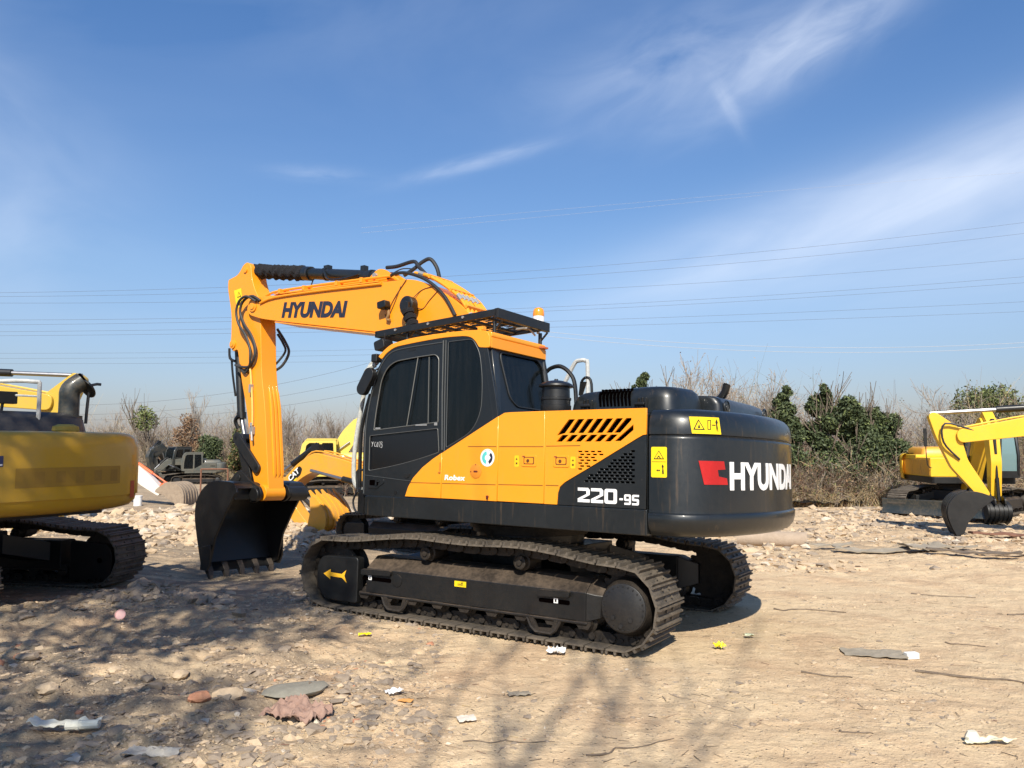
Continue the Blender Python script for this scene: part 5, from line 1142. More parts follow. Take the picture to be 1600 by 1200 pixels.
        for k in range(5):
            y = -w_ / 2 + .03 + k * (w_ - .06) / 4; x0, z0 = .66 * sz, -1.10 * sz
            mb = MB(); mb.rings([[(x0 - .06, y - .055, z0 + .08), (x0 - .06, y + .055, z0 + .08), (x0 + .05, y + .055, z0 + .08), (x0 + .05, y - .055, z0 + .08)], [(x0 - .17 * sz, y - .025, z0 - .20 * sz), (x0 - .17 * sz, y + .025, z0 - .20 * sz), (x0 - .13 * sz, y + .025, z0 - .21 * sz), (x0 - .13 * sz, y - .025, z0 - .21 * sz)]]); fixn(mb.build('tooth', bucketm, bb))
        mb = MB()
        for k in range(5):
            y = -w_ * .4 + k * w_ * .2; O_ = [(p[0] + .0, p[1]) for p in P[8:]]; OO = []
            for i, p in enumerate(O_):
                a, b = Vector(O_[max(i - 1, 0)]), Vector(O_[min(i + 1, len(O_) - 1)]); d = (b - a).normalized(); OO.append((p[0] - d.y * .025, p[1] + d.x * .025))
            mb.prism(O_ + OO[::-1], y - .03, y + .03)
        mb.build('wear_strip', bucketm, bb)
        for y in (-.14, .14): mb = MB(); mb.prism(rpoly([(-.1, -.08), (-.1, .12), (.12, .30), (.3, .28), (.4, .12)], .05), y - .02, y + .02); mb.build('bucket_ear', bucketm, bb)
        if arm:
            e = arm[-2]; f_ = arm[-1]; lk = Mx @ Vector((.24, 0, .2)); mb = MB(); m1 = Vector((f_[0] * .62 + e[0] * .38, 0, f_[1] * .62 + e[1] * .38)); o_ = (lk - m1); top = m1 + Vector((o_.x, 0, abs(o_.z) * .2 + .25)) * .8
            mb.cyl(m1, top, .05, seg=8); mb.cyl(top, lk, .05, seg=8); mb.build('bucket_link', cabm, root)
            st = Vector((arm[1][0], 0, arm[1][1])) + (top - m1).normalized() * .25; mb = MB(); mb.cyl(st, st.lerp(top, .6), .06, seg=10); mb.cyl(st.lerp(top, .6), top, .035, seg=8); mb.build('bucket_cylinder', BLACK, root)
    if blade:
        bx, bwid = blade; mb = MB(); mb.prism([(bx - .06, -.02), (bx + .10, 0), (bx + .02, .20), (bx + .06, .46), (bx - .04, .48), (bx - .10, .22)], -bwid / 2, bwid / 2); mb.box(.6, bx - .05, -.62, -.45, .16, .30); mb.box(.6, bx - .05, .45, .62, .16, .30); mb.build('dozer_blade', DKG if paint is not YEL_C else paint, root, bevel=.006, rz=R(yaw_under - yaw_upper))
    return root, cwt
# 1. tail of the yellow machine at the left edge, in the tree's shade
LM, lcw = generic('excavator', (-7.35, 9.55, -.06), -10, 149, 1.0, YEL_L, YEL_L, [(.2, 1.7, .25), (1.3, 1.95, .28), (2.6, 2.0, .28), (4.0, 1.6, .25), (5.2, 1.1, .18)], [(5.6, 1.6, .12), (5.2, 1.15, .25), (5.9, .7, .2), (6.8, .5, .12)], (6.8, .5, -60, 1.0, .9),
    'faded yellow excavator cut off by the left edge, its rounded tail turned to the camera', tail=2.87, bheight=1.985, zlow=1.10, detail_body=False, cabm=paint('grey_hood', (.028, .027, .027), .45, .2, .3, (.12, .10, .08), .2))
EXh = Matrix.Translation((-.20, -.23, -.045)); 
mb = MB(); mb.xf = EXh; mb.tube([(-1.55, -.62, 2.15), (-1.55, -.62, 2.42), (-1.555, -.63, 2.56), (-1.60, -.74, 2.67)], .115, 20, 5); mb.tube([(-1.597, -.735, 2.665), (-1.612, -.765, 2.69)], .098, 20, mi=1); mb.cyl((-1.55, -.62, 2.1), (-1.55, -.62, 2.24), .15, seg=20)
mb.build('exhaust_stack', [DKG, SLOT], LM)
mb = MB(); mb.tube([(-1.86, -1.0, 2.1), (-1.86, -1.02, 2.45), (-1.87, -1.06, 2.58), (-1.90, -1.15, 2.59)], .018, 6, 2); mb.xf = Matrix.Translation((-1.87, -1.0, 2.53)) @ Matrix.Rotation(R(58), 4, 'X'); mb.lathe((0, 0, 0), [(.12, -.012), (.125, 0), (.12, .012)], 'z', 20); mb.xf = None; fixn(mb.build('rain_flap_mirror', BLACK, LM))
mb = MB(); mb.tube([(-1.93, -.40, 1.98), (-1.93, -.40, 2.50), (-1.90, -.37, 2.57), (-1.66, -.12, 2.57), (-1.60, -.05, 2.50), (-1.58, .0, 2.1)], .024, 8, 3); mb.tube([(-1.92, -.39, 2.40), (-1.6, -.06, 2.42)], .014, 6); mb.build('steel_handrail', rough('flaking_grey', (.30, .31, .30), (.60, .61, .60), 16, .6, .4, .01), LM)
mb = MB(); mb.tube([(-1.70, -.10, 2.12), (-1.71, -.12, 2.34)], .018, 6); mb.xf = Matrix.Translation((-1.72, -.13, 2.38)); mb.box(-.05, .05, -.12, .12, -.07, .07); mb.xf = None; mb.build('rear_lamp', BLACK, LM, bevel=.02)
mb = MB(); mb.rings([[(-2.48 + .08 * r * math.cos(a), -.42 + .15 * r * math.sin(a), z) for a in [2 * math.pi * k / 14 for k in range(14)]] for r, z in ((.8, 1.975), (1.0, 2.0), (.95, 2.045), (.55, 2.07))]); yc = fixn(mb.build('folded_cloth', rough('yellow_cloth', (.38, .27, .05), (.52, .38, .08), 9, .9, .4, .02), None)); yc.matrix_world = Matrix.Translation(LM.location) @ Matrix.Rotation(R(149), 4, 'Z'); tag(yc, 'mustard cloth lying on the yellow machine\'s tail', 'cloth')
def tail_patch(name, v0, v1, z0, z1, m_, parent, tail=2.87, off=.004):
    mb = MB(); n = 12; A = []; Bq = []
    for k in range(n + 1):
        v = v0 + (v1 - v0) * k / n; R_ = tail + .015 + off; x = -math.sqrt(R_ * R_ - v * v); A.append((x, v, z0)); Bq.append((x, v, z1))
    mb.add(A + Bq, [(k, k + 1, n + 2 + k, n + 1 + k) for k in range(n)]); return fixn(mb.build(name, m_, parent))
tail_patch('overpainted_lettering', .28, -.92, 1.40, 1.60, paint('overpaint', (.39, .215, .017), .5, .15, .5, (.32, .18, .03), .1), lcw)
pl = tail_patch('model_plate', .75, .395, 1.62, 1.73, plain('blue_vinyl', (.02, .03, .10), .4), lcw)
text('plate_lettering', 'L', .10, lambda x, y, z: (-math.sqrt(2.893 ** 2 - (.455 - x) ** 2) - z, .455 - x, 1.635 + y), WHITE, pl, .003)
tail_patch('reflector', -1.10, -1.17, 1.22, 1.42, plain('dull_red', (.45, .06, .02), .4), lcw, 2.864)
tail_patch('number_sticker', -1.12, -1.17, 1.60, 1.72, YEL_C, lcw, 2.860)
for k in range(5): tail_patch('rub_mark', .1 - k * .22, .0 - k * .22, 1.43 + .012 * (k % 2), 1.56, paint('old_ink', (.33, .18, .02), .6, .3, .6, (.40, .22, .03), .1), lcw, off=.0055)
mb = MB(); mb.cyl((-1.2, -1.22, 1.9), (-1.2, -1.22, 2.11), .03, seg=8); mb.lathe((-1.2, -1.22, 2.105), [(.075, 0), (.07, .02), (.065, .025)], 'z', 16, 0); mb.lathe((-1.2, -1.22, 2.13), [(.065, 0), (.07, .02), (.06, .08), (.04, .10), (.01, .105)], 'z', 16, 1); fixn(mb.build('beacon', [WHITE, AMBER], LM))
mb = MB(); mb.prism(rpoly([(1.36, .06), (1.36, .58, .05), (1.92, .54, .08), (1.98, .40, .08), (1.96, .10, .08)], .03), -1.195 + .14, -1.195 + .20); mb.cyl((1.80, -.994, .33), (1.80, -.985, .33), .035, seg=12, mi=1); mb.build('idler_guard', [MUDDY, SLOT], LM, bevel=.01, rz=R(-159))
mb = MB(); mb.prism(rpoly([(1.36, .06), (1.36, .58, .05), (1.92, .54, .08), (1.98, .40, .08), (1.96, .10, .08)], .03), 1.195 - .20, 1.195 - .14); mb.cyl((1.80, .985, .33), (1.80, .994, .33), .035, seg=12, mi=1); mb.build('idler_guard', [MUDDY, SLOT], LM, bevel=.01, rz=R(-159))
# 2. excavator beyond it, only its boom in view
generic('excavator', (-15.6, 16.6), 20, 4, 1.0, YEL_B, YEL_B, [(.2, 1.8, .25), (1.2, 2.7, .32), (2.2, 3.05, .32), (3.8, 3.02, .26), (5.55, 2.80, .17)], [(6.05, 3.42, .12), (5.62, 2.86, .30), (5.25, 2.0, .2), (4.6, .9, .13)], (4.6, .8, 0, 1.0, 1.0),
    'shade-painted yellow excavator at far left, only boom and arm top showing over the faded one')
# 3. small yellow machine with white-toothed bucket, behind the black bucket
CT, _ = generic('excavator', (-1.3, 15.7), 150, 152, .86, YEL_C, YEL_C, [(.5, 1.0, .2), (1.8, 1.38, .25), (3.0, 1.68, .27), (3.95, 1.88, .25), (4.4, 1.66, .2), (5.1, 1.14, .14)], [(5.45, 1.48, .10), (5.12, 1.10, .20), (4.65, .50, .16), (4.0, -.03, .12)], (3.95, -.01, -162, .95, .84),
    'warm yellow compact excavator behind the big orange one, its ribbed bucket curled up', blade=False)
tx2 = MB(); tx2.prism(rpoly([(4.80, 1.46), (4.62, 1.64), (4.42, 1.78), (4.32, 1.70), (4.38, 1.54), (4.68, 1.32)], .05), .2525, .2535); lg = tx2.build('logo_patch', BLACK, CT)
text('lettering', 'CAT', .21, lambda x, y, z: (4.75 - x * .80 + y * .50, .2545 + z, 1.36 + x * .62 + y * .78), WHITE, lg, .006)
MB().prism([(4.62, 1.39), (4.50, 1.48), (4.53, 1.39)], .256, .2575).build('logo_triangle', YSTICK, lg)
# 4. pale yellow machine further back with a steep boom
generic('excavator', (-7.55, 32.0), 200, 190, .80, YEL_P, YEL_P, [(-.1, 1.5, .3), (-.45, 2.2, .42), (-1.0, 3.1, .42), (-1.5, 3.8, .30)], None, None,
    'pale yellow excavator with green cab glass, far behind the compact one', cabm=YEL_P, cabglass=GLASS)
# 5. machine with white and orange boom, bucket on the rubble
WM, _ = generic('excavator', (-16.4, 27.4), 10, -3, .80, WHT_P, ORG_P, [(.2, 1.5, .22), (1.3, 2.0, .27), (2.6, 2.05, .26), (3.6, 1.75, .2)], [(3.3, 2.15, .10), (3.55, 1.85, .22), (4.4, 1.10, .30), (5.15, .50, .16)], (5.3, .62, -25, 1.3, 1.05),
    'excavator with white and orange arm, its muddy bucket resting on the rubble', cabon=False, bucketm=rough('muddy_bucket', (.20, .15, .11), (.36, .28, .20), 6, .85, .4, .02))
for o_ in WM.children:
    if o_.name.split('.')[0] in ('boom', 'arm_cylinder', 'bucket_cylinder', 'bucket_link'): o_.data.materials[0] = ORG_P
mb = MB(); mb.prism([(3.22, 2.2), (3.40, 2.32), (3.95, 1.85), (3.75, 1.62), (3.45, 1.75)], -.19, .19); mb.tube([(3.5, .2, 2.15), (4.3, .2, 1.5), (5.05, .2, .82)], .045, 8); mb.build('arm_trim', ORG_P, WM)
# 6, 7. dark machines far back
generic('excavator', (-18.3, 42.0), 240, 246, .68, DKG, DKG, [(.2, 1.5, .25), (1.0, 2.2, .40), (1.6, 2.75, .40), (2.3, 2.4, .4)], [(2.5, 2.6, .12), (2.4, 2.2, .4), (2.3, 1.5, .3), (2.2, .9, .2)], (2.2, .8, 20, 1.0, 1.0),
    'dark excavator with dirty green cab windows, draped in black cloth, far left', cabm=DKG, cabglass=GLASS)
generic('excavator', (-16.9, 41.5), 200, 205, .58, GRY_P, GRY_P, [(.2, 1.5, .25), (1.3, 2.0, .3), (2.5, 2.0, .25), (3.4, 1.2, .2)], [(3.6, 1.4, .1), (3.4, 1.1, .25), (3.0, .6, .2), (2.7, .4, .1)], (2.6, .4, 40, .9, .9),
    'grey-green old excavator far back, right of the dark cloth-draped one', cabm=GRY_P, cabglass=GLASS)
# 8. mini excavator with blade, facing the camera
MN, _ = generic('excavator', (12.1, 20.9), 220, 261, .80, YEL_M, YEL_C, [(.75, .70, .17), (1.45, 2.0, .21), (1.75, 2.55, .22), (2.35, 3.00, .18)], [(2.2, 3.25, .1), (2.45, 2.85, .2), (2.6, 1.7, .16), (2.5, .55, .12)], (2.5, .50, 25, .62, .5),
    'yellow mini excavator with a dark dozer blade at far right, facing the camera', blade=(2.1, 3.3), tail=1.75 + .35, bw=.8, bucketm=BUCKETP, cabglass=GLASSB)
mb = MB(); mb.tube([(1.0, -1.22, 1.5), (1.02, -1.35, 1.6), (1.02, -1.38, 2.2), (1.0, -1.38, 2.75)], .018, 6, 2); mb.prism(rrect(-.09, .09, -.35, .35, .04), -.02, .02) if False else mb.box(.98, 1.03, -1.43, -1.33, 2.2, 2.80); mb.build('wing_mirror', BLACK, MN, bevel=.03)
# 9. machine outside the right edge whose boom and bucket reach into the picture
generic('excavator', (14.0, 14.9), 160, 160, .88, YEL_M, YEL_M, [(.2, 1.5, .22), (1.4, 2.40, .28), (2.3, 2.70, .28), (3.8, 2.66, .23), (5.42, 2.40, .16)], [(5.95, 2.98, .08), (5.62, 2.52, .27), (5.38, 1.75, .20), (4.85, .95, .12)], (4.85, .92, -8, .75, .86),
    'bright yellow excavator outside the right edge, boom and black bucket reaching in', bucketm=BUCKETP)
# ------------------------------------------------------------------ vegetation
def segs_mesh(name, S, mats, sides=4, mi=None):
    """S: array n x 8 (p0, p1, r0, r1) -> thin tapered prisms in one mesh"""
    S = np.asarray(S, float); n = len(S); p0, p1 = S[:, :3], S[:, 3:6]; d = p1 - p0; L = np.linalg.norm(d, axis=1, keepdims=True); d = d / np.maximum(L, 1e-6)
    a = np.where(np.abs(d[:, 2:3]) > .9, np.array([[1., 0, 0]]), np.array([[0., 0, 1.]])); u = np.cross(d, a); u /= np.linalg.norm(u, axis=1, keepdims=True); v = np.cross(d, u)
    ph = 2 * np.pi * np.arange(sides) / sides; c, s = np.cos(ph)[None, :, None], np.sin(ph)[None, :, None]
    ring = c * u[:, None] + s * v[:, None]; A = p0[:, None] + ring * S[:, 6][:, None, None]; B = p1[:, None] + ring * S[:, 7][:, None, None]
    V = np.concatenate([A, B], 1).reshape(-1, 3); k = np.arange(sides); k2 = (k + 1) % sides
    F = np.stack([k, k2, sides + k2, sides + k], -1)[None] + (np.arange(n) * 2 * sides)[:, None, None]
    return np_mesh(name, V, F.reshape(-1, 4), mats, None if mi is None else np.repeat(mi, sides), True)
def grow(rs, p, d, L, r, lv, out, kids=(3, 5), spread=.55, up=.12, tips=None, bend=.12, rmin=.004, shrink=.66):
    n = 3 if lv > 0 else 2; q = np.array(p, float); d = np.array(d, float); pts = [q.copy()]
    for i in range(n):
        d = d + rs.normal(0, bend, 3) + np.array([0, 0, up * .5]); d /= np.linalg.norm(d); q2 = q + d * L / n
        r0 = r * (1 - .5 * i / n); r1 = r * (1 - .5 * (i + 1) / n); out.append([*q, *q2, max(r0, rmin), max(r1, rmin)]); q = q2; pts.append(q.copy())
    if lv == 0:
        if tips is not None: tips.append(q)
        return
    for k in range(rs.randint(kids[0], kids[1] + 1)):
        t = rs.uniform(.35, 1.0); i = min(int(t * n), n - 1); b = pts[i] + (pts[i + 1] - pts[i]) * (t * n - i)
        nd = d + rs.normal(0, spread, 3); nd[2] += up; nd /= np.linalg.norm(nd)
        grow(rs, b, nd, L * rs.uniform(shrink - .1, shrink + .14), r * (.62 - .12 * t), lv - 1, out, kids, spread, up, tips, bend, rmin, shrink)
def leaves(rs, C, size, up=.3):
    """random leaf quads at centres C"""
    n = len(C); N = rs.normal(0, 1, (n, 3)); N[:, 2] += up; N /= np.linalg.norm(N, axis=1, keepdims=True)
    a = rs.normal(0, 1, (n, 3)); u = np.cross(N, a); u /= np.linalg.norm(u, axis=1, keepdims=True); v = np.cross(N, u)
    s = size * rs.uniform(.6, 1.35, (n, 1)); w = s * rs.uniform(.35, .6, (n, 1))
    V = np.stack([C - u * s, C + v * w, C + u * s, C - v * w], 1).reshape(-1, 3); F = np.arange(4 * n).reshape(-1, 4); return V, F
def lobes_sample(rs, lobes, n, shell=.55):
    Wt = np.array([l[3] * l[4] * l[5] for l in lobes]) ** .7; ch = rs.choice(len(lobes), n, p=Wt / Wt.sum()); L = np.array(lobes)[ch]
    d = rs.normal(0, 1, (n, 3)); d /= np.linalg.norm(d, axis=1, keepdims=True); r = (shell + (1 - shell) * rs.rand(n, 1)) * rs.uniform(.85, 1.12, (n, 1))
    P = L[:, :3] + d * r * L[:, 3:6]
    k = vnoise(P[:, 0] * 2.6 + P[:, 2] * 1.7, P[:, 1] * 2.6 - P[:, 2] * 2.1, 5); return P[k > .24]
BARK = rough('tree_bark', (.09, .07, .05), (.20, .16, .12), 12, .9, .5, .01)
TWIG = plain('dry_twig', (.23, .18, .135), .9); TWIG2 = plain('red_brown_twig', (.20, .115, .08), .9); TWIG3 = plain('pale_twig', (.36, .30, .24), .9); STRAW = plain('straw_stem', (.50, .385, .22), .9); GTW = plain('olive_twig', (.15, .14, .07), .9)
def leafm(nm, c):
    def b(t, p):
        n = t.noise(coord(t), 1.3, 3, .6); t.l(t.mix(n, tuple(x * .6 for x in c), tuple(x * 1.4 for x in c)), p.inputs['Base Color']); p.inputs['Roughness'].default_value = .6; p.inputs['Specular IOR Level'].default_value = .25
    return mat(nm, b)
LG1 = leafm('dark_leaf', (.048, .066, .030)); LG2 = leafm('mid_leaf', (.080, .100, .046)); LG3 = leafm('light_leaf', (.15, .18, .065)); LB = leafm('brown_leaf', (.18, .10, .055)); LR = leafm('dry_leaf', (.30, .20, .12)); LY = leafm('olive_leaf', (.14, .15, .05))
def crown_tree(name, label, x, y, h, lobes, n, size, mats, wts, seed, cat='tree', group=None, trunk=.09, base=None):
    rs = np.random.RandomState(seed); z0 = gz1(x, y) if base is None else base
    root = empty(name, (x, y, z0)); tag(root, label, cat, group)
    S = []; grow(rs, (0, 0, -.05), (0, 0, 1), h * .5, trunk, 3, S, (3, 5), .5, .35, None, .08, .008)
    link('trunk', segs_mesh('trunk', S, [BARK], 6), root)
    P = lobes_sample(rs, lobes, n); V, F = leaves(rs, P, size); mi = rs.choice(len(mats), len(F), p=wts)
    link('crown', np_mesh('crown', V, F, mats, mi), root); return root
def lobecloud(rs, cx, w, z0, z1, k, top=.35):
    out = []
    for i in range(k):
        t = (i + .5) / k; z = z0 + (z1 - z0) * t; ww = w * (1 - (1 - top) * t ** 1.3) * rs.uniform(.7, 1.1); a = rs.uniform(0, 6.28)
        r = ww * rs.uniform(.38, .6); out.append((cx + math.cos(a) * (ww - r) * .8, math.sin(a) * (ww - r) * .8, z, r, r, r * rs.uniform(.8, 1.1)))
    return out
def evergreen(label, x, y, h, w, seed, zlo=.25, mats=(LG1, LG2, LG3), wts=(.5, .4, .1), n=15000, size=.060, k=26, top=.3, name='evergreen_tree'):
    rs = np.random.RandomState(seed); return crown_tree(name, label, x, y, h, lobecloud(rs, 0, w, h * zlo, h * .94, k, top), n, size, list(mats), list(wts), seed)
evergreen('dense dark evergreen just right of the counterweight, its foot hidden behind it', 8.75, 24.7, 4.0, 1.0, 21, .2, n=26000)
evergreen('tallest evergreen at right with a narrow pointed top', 10.0, 24.9, 4.05, 1.15, 22, .12, top=.32, n=42000)
evergreen('broad bushy evergreen between the pointed one and the low one', 11.05, 24.7, 3.45, 1.25, 23, .10, n=46000, top=.6)
evergreen('lower evergreen with a sloping right side, rightmost of the cluster', 12.0, 24.9, 3.05, 1.15, 24, .10, n=38000, top=.55)
evergreen('small round tree top showing above the black engine hood', 5.15, 30.5, 5.1, .60, 25, .62, n=9000, top=.6, k=12)
evergreen('light green round-topped tree behind the yellow mini excavator', 19.2, 31.0, 3.95, 2.1, 26, .35, mats=(LG2, LY, LG3), wts=(.35, .35, .3), n=42000, top=.62, k=34)
evergreen('thin tree with fresh green leaves at the top, far left', -21.9, 46, 4.6, 1.1, 27, .72, mats=(LG3, LY), wts=(.6, .4), n=1300, size=.08, k=7, top=.8)
evergreen('reddish-brown leaved tree left of the dark green bushes', -19.4, 45.5, 4.0, 1.6, 28, .3, mats=(LB, LR), wts=(.6, .4), n=5200, size=.06, k=16, top=.45)
evergreen('low dark green bush right behind the grey-green old machine', -17.4, 44.6, 2.55, 1.3, 29, .2, n=8000, size=.07, k=14, top=.8, name='evergreen_bush')
evergreen('olive green bush just left of the orange arm', -15.4, 44.0, 3.1, 1.2, 30, .3, mats=(LG1, LY, LB), wts=(.4, .4, .2), n=7000, size=.07, k=12, top=.6, name='evergreen_bush')
def bare(label, x, y, h, seed, lv=4, lean=(0, 0), m_=TWIG, leafn=0, sp=.5, r=.05, kids=(3, 5), group=None, up=.18, trunks=1, name='bare_tree', rmin=.006, shrink=.62, f=.42):
    rs = np.random.RandomState(seed); root = empty(name, (x, y, gz1(x, y))); tag(root, label, 'tree' if 'tree' in name else 'shrub', group); S = []; T = []
    for _ in range(trunks): grow(rs, (rs.normal(0, .15) * (trunks > 1), rs.normal(0, .15) * (trunks > 1), -.05), (lean[0] + rs.normal(0, .12) * trunks ** .5, lean[1], 1), h * f, r, lv, S, kids, sp, up, T, .08, rmin, shrink)
    link('branches', segs_mesh('branches', S, [m_], 4), root)
    if leafn:
        T = np.array(T); P = T[rs.randint(0, len(T), leafn)] + rs.normal(0, .05, (leafn, 3)); V, F = leaves(rs, P, .035); link('leaves', np_mesh('leaves', V, F, [LB, LR], rs.choice(2, len(F))), root)
    return root
bare('bare spreading tree with a few dry leaves, above the counterweight', 7.6, 28.5, 5.6, 41, 4, (-.03, 0), TWIG3, 350, .55, .045, (3, 5), trunks=4)
bare('bare twiggy tree between the counterweight and the evergreens', 8.7, 28.5, 5.0, 42, 4, (0, 0), TWIG3, 200, .55, .045, (3, 5), trunks=2)
bare('leaning bare tree reaching left above the engine hood', 6.6, 28.8, 5.6, 44, 3, (-.40, 0), TWIG, 160, .3, .04, (4, 6))
bare('tall thin bare tree with pale branches behind the beacon of the faded machine', -20.6, 50, 5.6, 45, 4, (0, 0), TWIG3, 0, .3, .05, (3, 5), up=.3, trunks=2)
bare('bare pale tree just left of the fresh green treetop', -23.6, 49, 5.0, 46, 4, (0, 0), TWIG3, 0, .4, .05, (3, 5), trunks=2)
bare('bare pale tree at far left beside the leaning exhaust stack', -26.2, 50, 4.6, 47, 4, (0, 0), TWIG3, 0, .45, .05, (3, 5), trunks=2)
bare('bare tree right of the orange arm, fanning out low', -13.4, 47, 4.7, 48, 4, (0, 0), TWIG, 0, .5, .05, (3, 5), trunks=2)
bare('bare tree behind the pale yellow excavator', -11.3, 48, 4.4, 49, 4, (.05, 0), TWIG, 0, .5, .05, (3, 5), trunks=3)
bare('slender pale bare tree left of the orange arm', -16.0, 52, 6.4, 50, 4, (0, 0), TWIG3, 0, .25, .045, (3, 5), up=.4)
bare('bare tree rising above the brush left of the yellow mini excavator', 15.9, 29.0, 4.1, 51, 4, (.05, 0), TWIG3, 60, .5, .045, (3, 5), trunks=2)
bare('bare tree in the brush at the right edge', 21.4, 30.0, 3.9, 52, 4, (0, 0), TWIG, 80, .5, .045, (3, 5), trunks=2)
def thicket(name, label, n, xr, yr, hr, seed, tone=(.42, .2, .18, .12, .08), leafn=30000, reg=None):
    rs = np.random.RandomState(seed); S = []; MI = []; LP = []
    X = rs.uniform(xr[0], xr[1], n); Y = yr[0] + (yr[1] - yr[0]) * rs.rand(n) ** 1.2; Hn = vnoise(X / 1.6, Y / 1.6, seed); Z = gz(X, Y)
    for x, y, z, hn in zip(X, Y, Z, Hn):
        fr = (y - yr[0]) / (yr[1] - yr[0]); h = (hr[0] + (hr[1] - hr[0]) * min(1, fr * 1.5)) * (.55 + .75 * hn) * rs.uniform(.6, 1.05); k = rs.choice(5, p=tone) if fr > .12 else rs.choice([3, 0, 1, 3, 2])
        d = np.array([rs.normal(0, .28), rs.normal(0, .25), 1.0]); q = np.array([x, y, z - .05]); m_ = 4; r = .010 + .006 * rs.rand()
        for i in range(m_):
            d2 = d + rs.normal(0, .16, 3); d2 /= np.linalg.norm(d2); q2 = q + d2 * h / m_; S.append([*q, *q2, r * (1 - .2 * i), r * (.8 - .2 * i)]); MI.append(k)
            for _ in range(2):
                if rs.rand() < .85:
                    t = d2 + rs.normal(0, .6, 3); t[2] = abs(t[2]) * .8; t /= np.linalg.norm(t); L = h * rs.uniform(.12, .32); b = q + (q2 - q) * rs.rand(); c = b + t * L; S.append([*b, *c, r * .5, r * .3]); MI.append(k); LP.append(c)
                    t2 = t + rs.normal(0, .5, 3); t2 /= np.linalg.norm(t2); e = c + t2 * L * .6; S.append([*(b + (c - b) * .5), *e, r * .35, r * .2]); MI.append(k)
            q = q2; d = d2
    root = empty(name, (0, 0, 0)); tag(root, label, 'brush', None, 'stuff')
    link('stems', segs_mesh('stems', S, [TWIG, TWIG2, TWIG3, STRAW, GTW], 3, np.array(MI)), root)
    LP = np.array(LP); P = LP[rs.randint(0, len(LP), leafn)] + rs.normal(0, .10, (leafn, 3)); V, F = leaves(rs, P, .032); link('dry_leaves', np_mesh('dry_leaves', V, F, [LR, LB, LY], rs.choice(3, len(F), p=[.5, .3, .2])), root)
    return root
thicket('brush_thicket', 'tangle of dry brown brush along the right side behind the yard', 5200, (5.5, 31), (24.8, 30.5), (1.1, 3.4), 71, leafn=42000)
thicket('brush_thicket', 'dry brown brush along the far left side behind the old machines', 4200, (-36, -6), (44.5, 51), (1.4, 4.0), 72, leafn=32000)
thicket('brush_thicket', 'band of far brush seen under and between the machines', 2200, (-7, 6.5), (31, 36), (1.2, 3.0), 73, leafn=15000)
thicket('brush_thicket', 'thin low brown brush in front of the evergreens at right', 1500, (7.6, 14), (23.7, 24.6), (.7, 1.7), 74, leafn=9000)
# dry grass tufts in front of the brush
def grass(name, label, n, xr, yr, h, seed):
    rs = np.random.RandomState(seed); X = rs.uniform(*xr, n); Y = rs.uniform(*yr, n); k = vnoise(X / .9, Y / .9, seed) > .42; X, Y = X[k], Y[k]; Z = gz(X, Y); S = []
    for x, y, z in zip(X, Y, Z):
        for _ in range(6):
            d = np.array([rs.normal(0, .45), rs.normal(0, .4), 1]); L = h * rs.uniform(.4, 1.1); a = np.array([x + rs.normal(0, .05), y + rs.normal(0, .05), z]); b = a + d * L * .6; c = b + (d + np.array([rs.normal(0, .6), rs.normal(0, .5), -.5])) * L * .45; S.append([*a, *b, .007, .005]); S.append([*b, *c, .005, .002])
    return tag(link(name, segs_mesh(name, S, [STRAW, TWIG3, GTW], 3, rs.choice(3, len(S), p=[.6, .3, .1]))), label, 'grass', None, 'stuff')
grass('dry_grass', 'straw-coloured dry grass in front of the brush at right', 2600, (7.5, 24), (23.6, 25.8), .55, 81)
grass('dry_grass', 'straw-coloured dry grass below the brush at far left', 1500, (-30, -8), (42.8, 45.2), .6, 82)
# trees behind the camera: they only throw the dappled shade on the yard
rs = np.random.RandomState(5)
lb = [(rs.uniform(-3.3, 2.6), rs.uniform(-3.3, 3.3), rs.uniform(6.2, 10.5), *(rs.uniform(.5, 1.2, 3))) for _ in range(44)]
crown_tree('shade_tree', 'leafy tree beside the photographer that shades the left foreground', -5.1, -1.6, 9.5, lb, 21000, .085, [LG1, LG2], [.6, .4], 91, trunk=.22, base=0)
rs = np.random.RandomState(6)
lb = [(rs.uniform(-3.5, 1.8), rs.uniform(-2.5, 2.5), rs.uniform(6.0, 11.0), *(rs.uniform(.6, 1.3, 3))) for _ in range(34)]
crown_tree('shade_tree', 'leafy tree left of the photographer that shades the faded yellow tail', -8.6, -.6, 9.5, lb, 26000, .09, [LG1, LG2], [.6, .4], 92, trunk=.22, base=0)
S = []; rs = np.random.RandomState(12)
for a, b, r0, r1 in (((.25, -4.4, 0), (.3, -4.35, 3.2), .16, .14), ((.3, -4.35, 3.2), (.15, -4.3, 6.4), .14, .11)): S.append([a[0] - .9, a[1], a[2], b[0] - .9, b[1], b[2], r0 * .8, r1 * .8])
for dx, dy, L, r in ((.12, .10, 3.6, .05), (.42, .12, 3.8, .055), (.62, .05, 3.8, .045), (-.18, 0, 2.6, .04), (.95, -.05, 3.6, .04), (.30, -.35, 3.0, .035), (1.25, .1, 3.2, .03)):
    grow(rs, (-.75, -4.3, 6.3 + rs.uniform(-.4, .1)), (dx, dy, 1), L, r * .62, 2, S, (2, 4), .30, .2, None, .07, .009, .55)
tr = link('shade_tree', segs_mesh('shade_tree', S, [BARK], 6)); tag(tr, 'bare tree behind the photographer that throws branch shadows on the sand', 'tree')
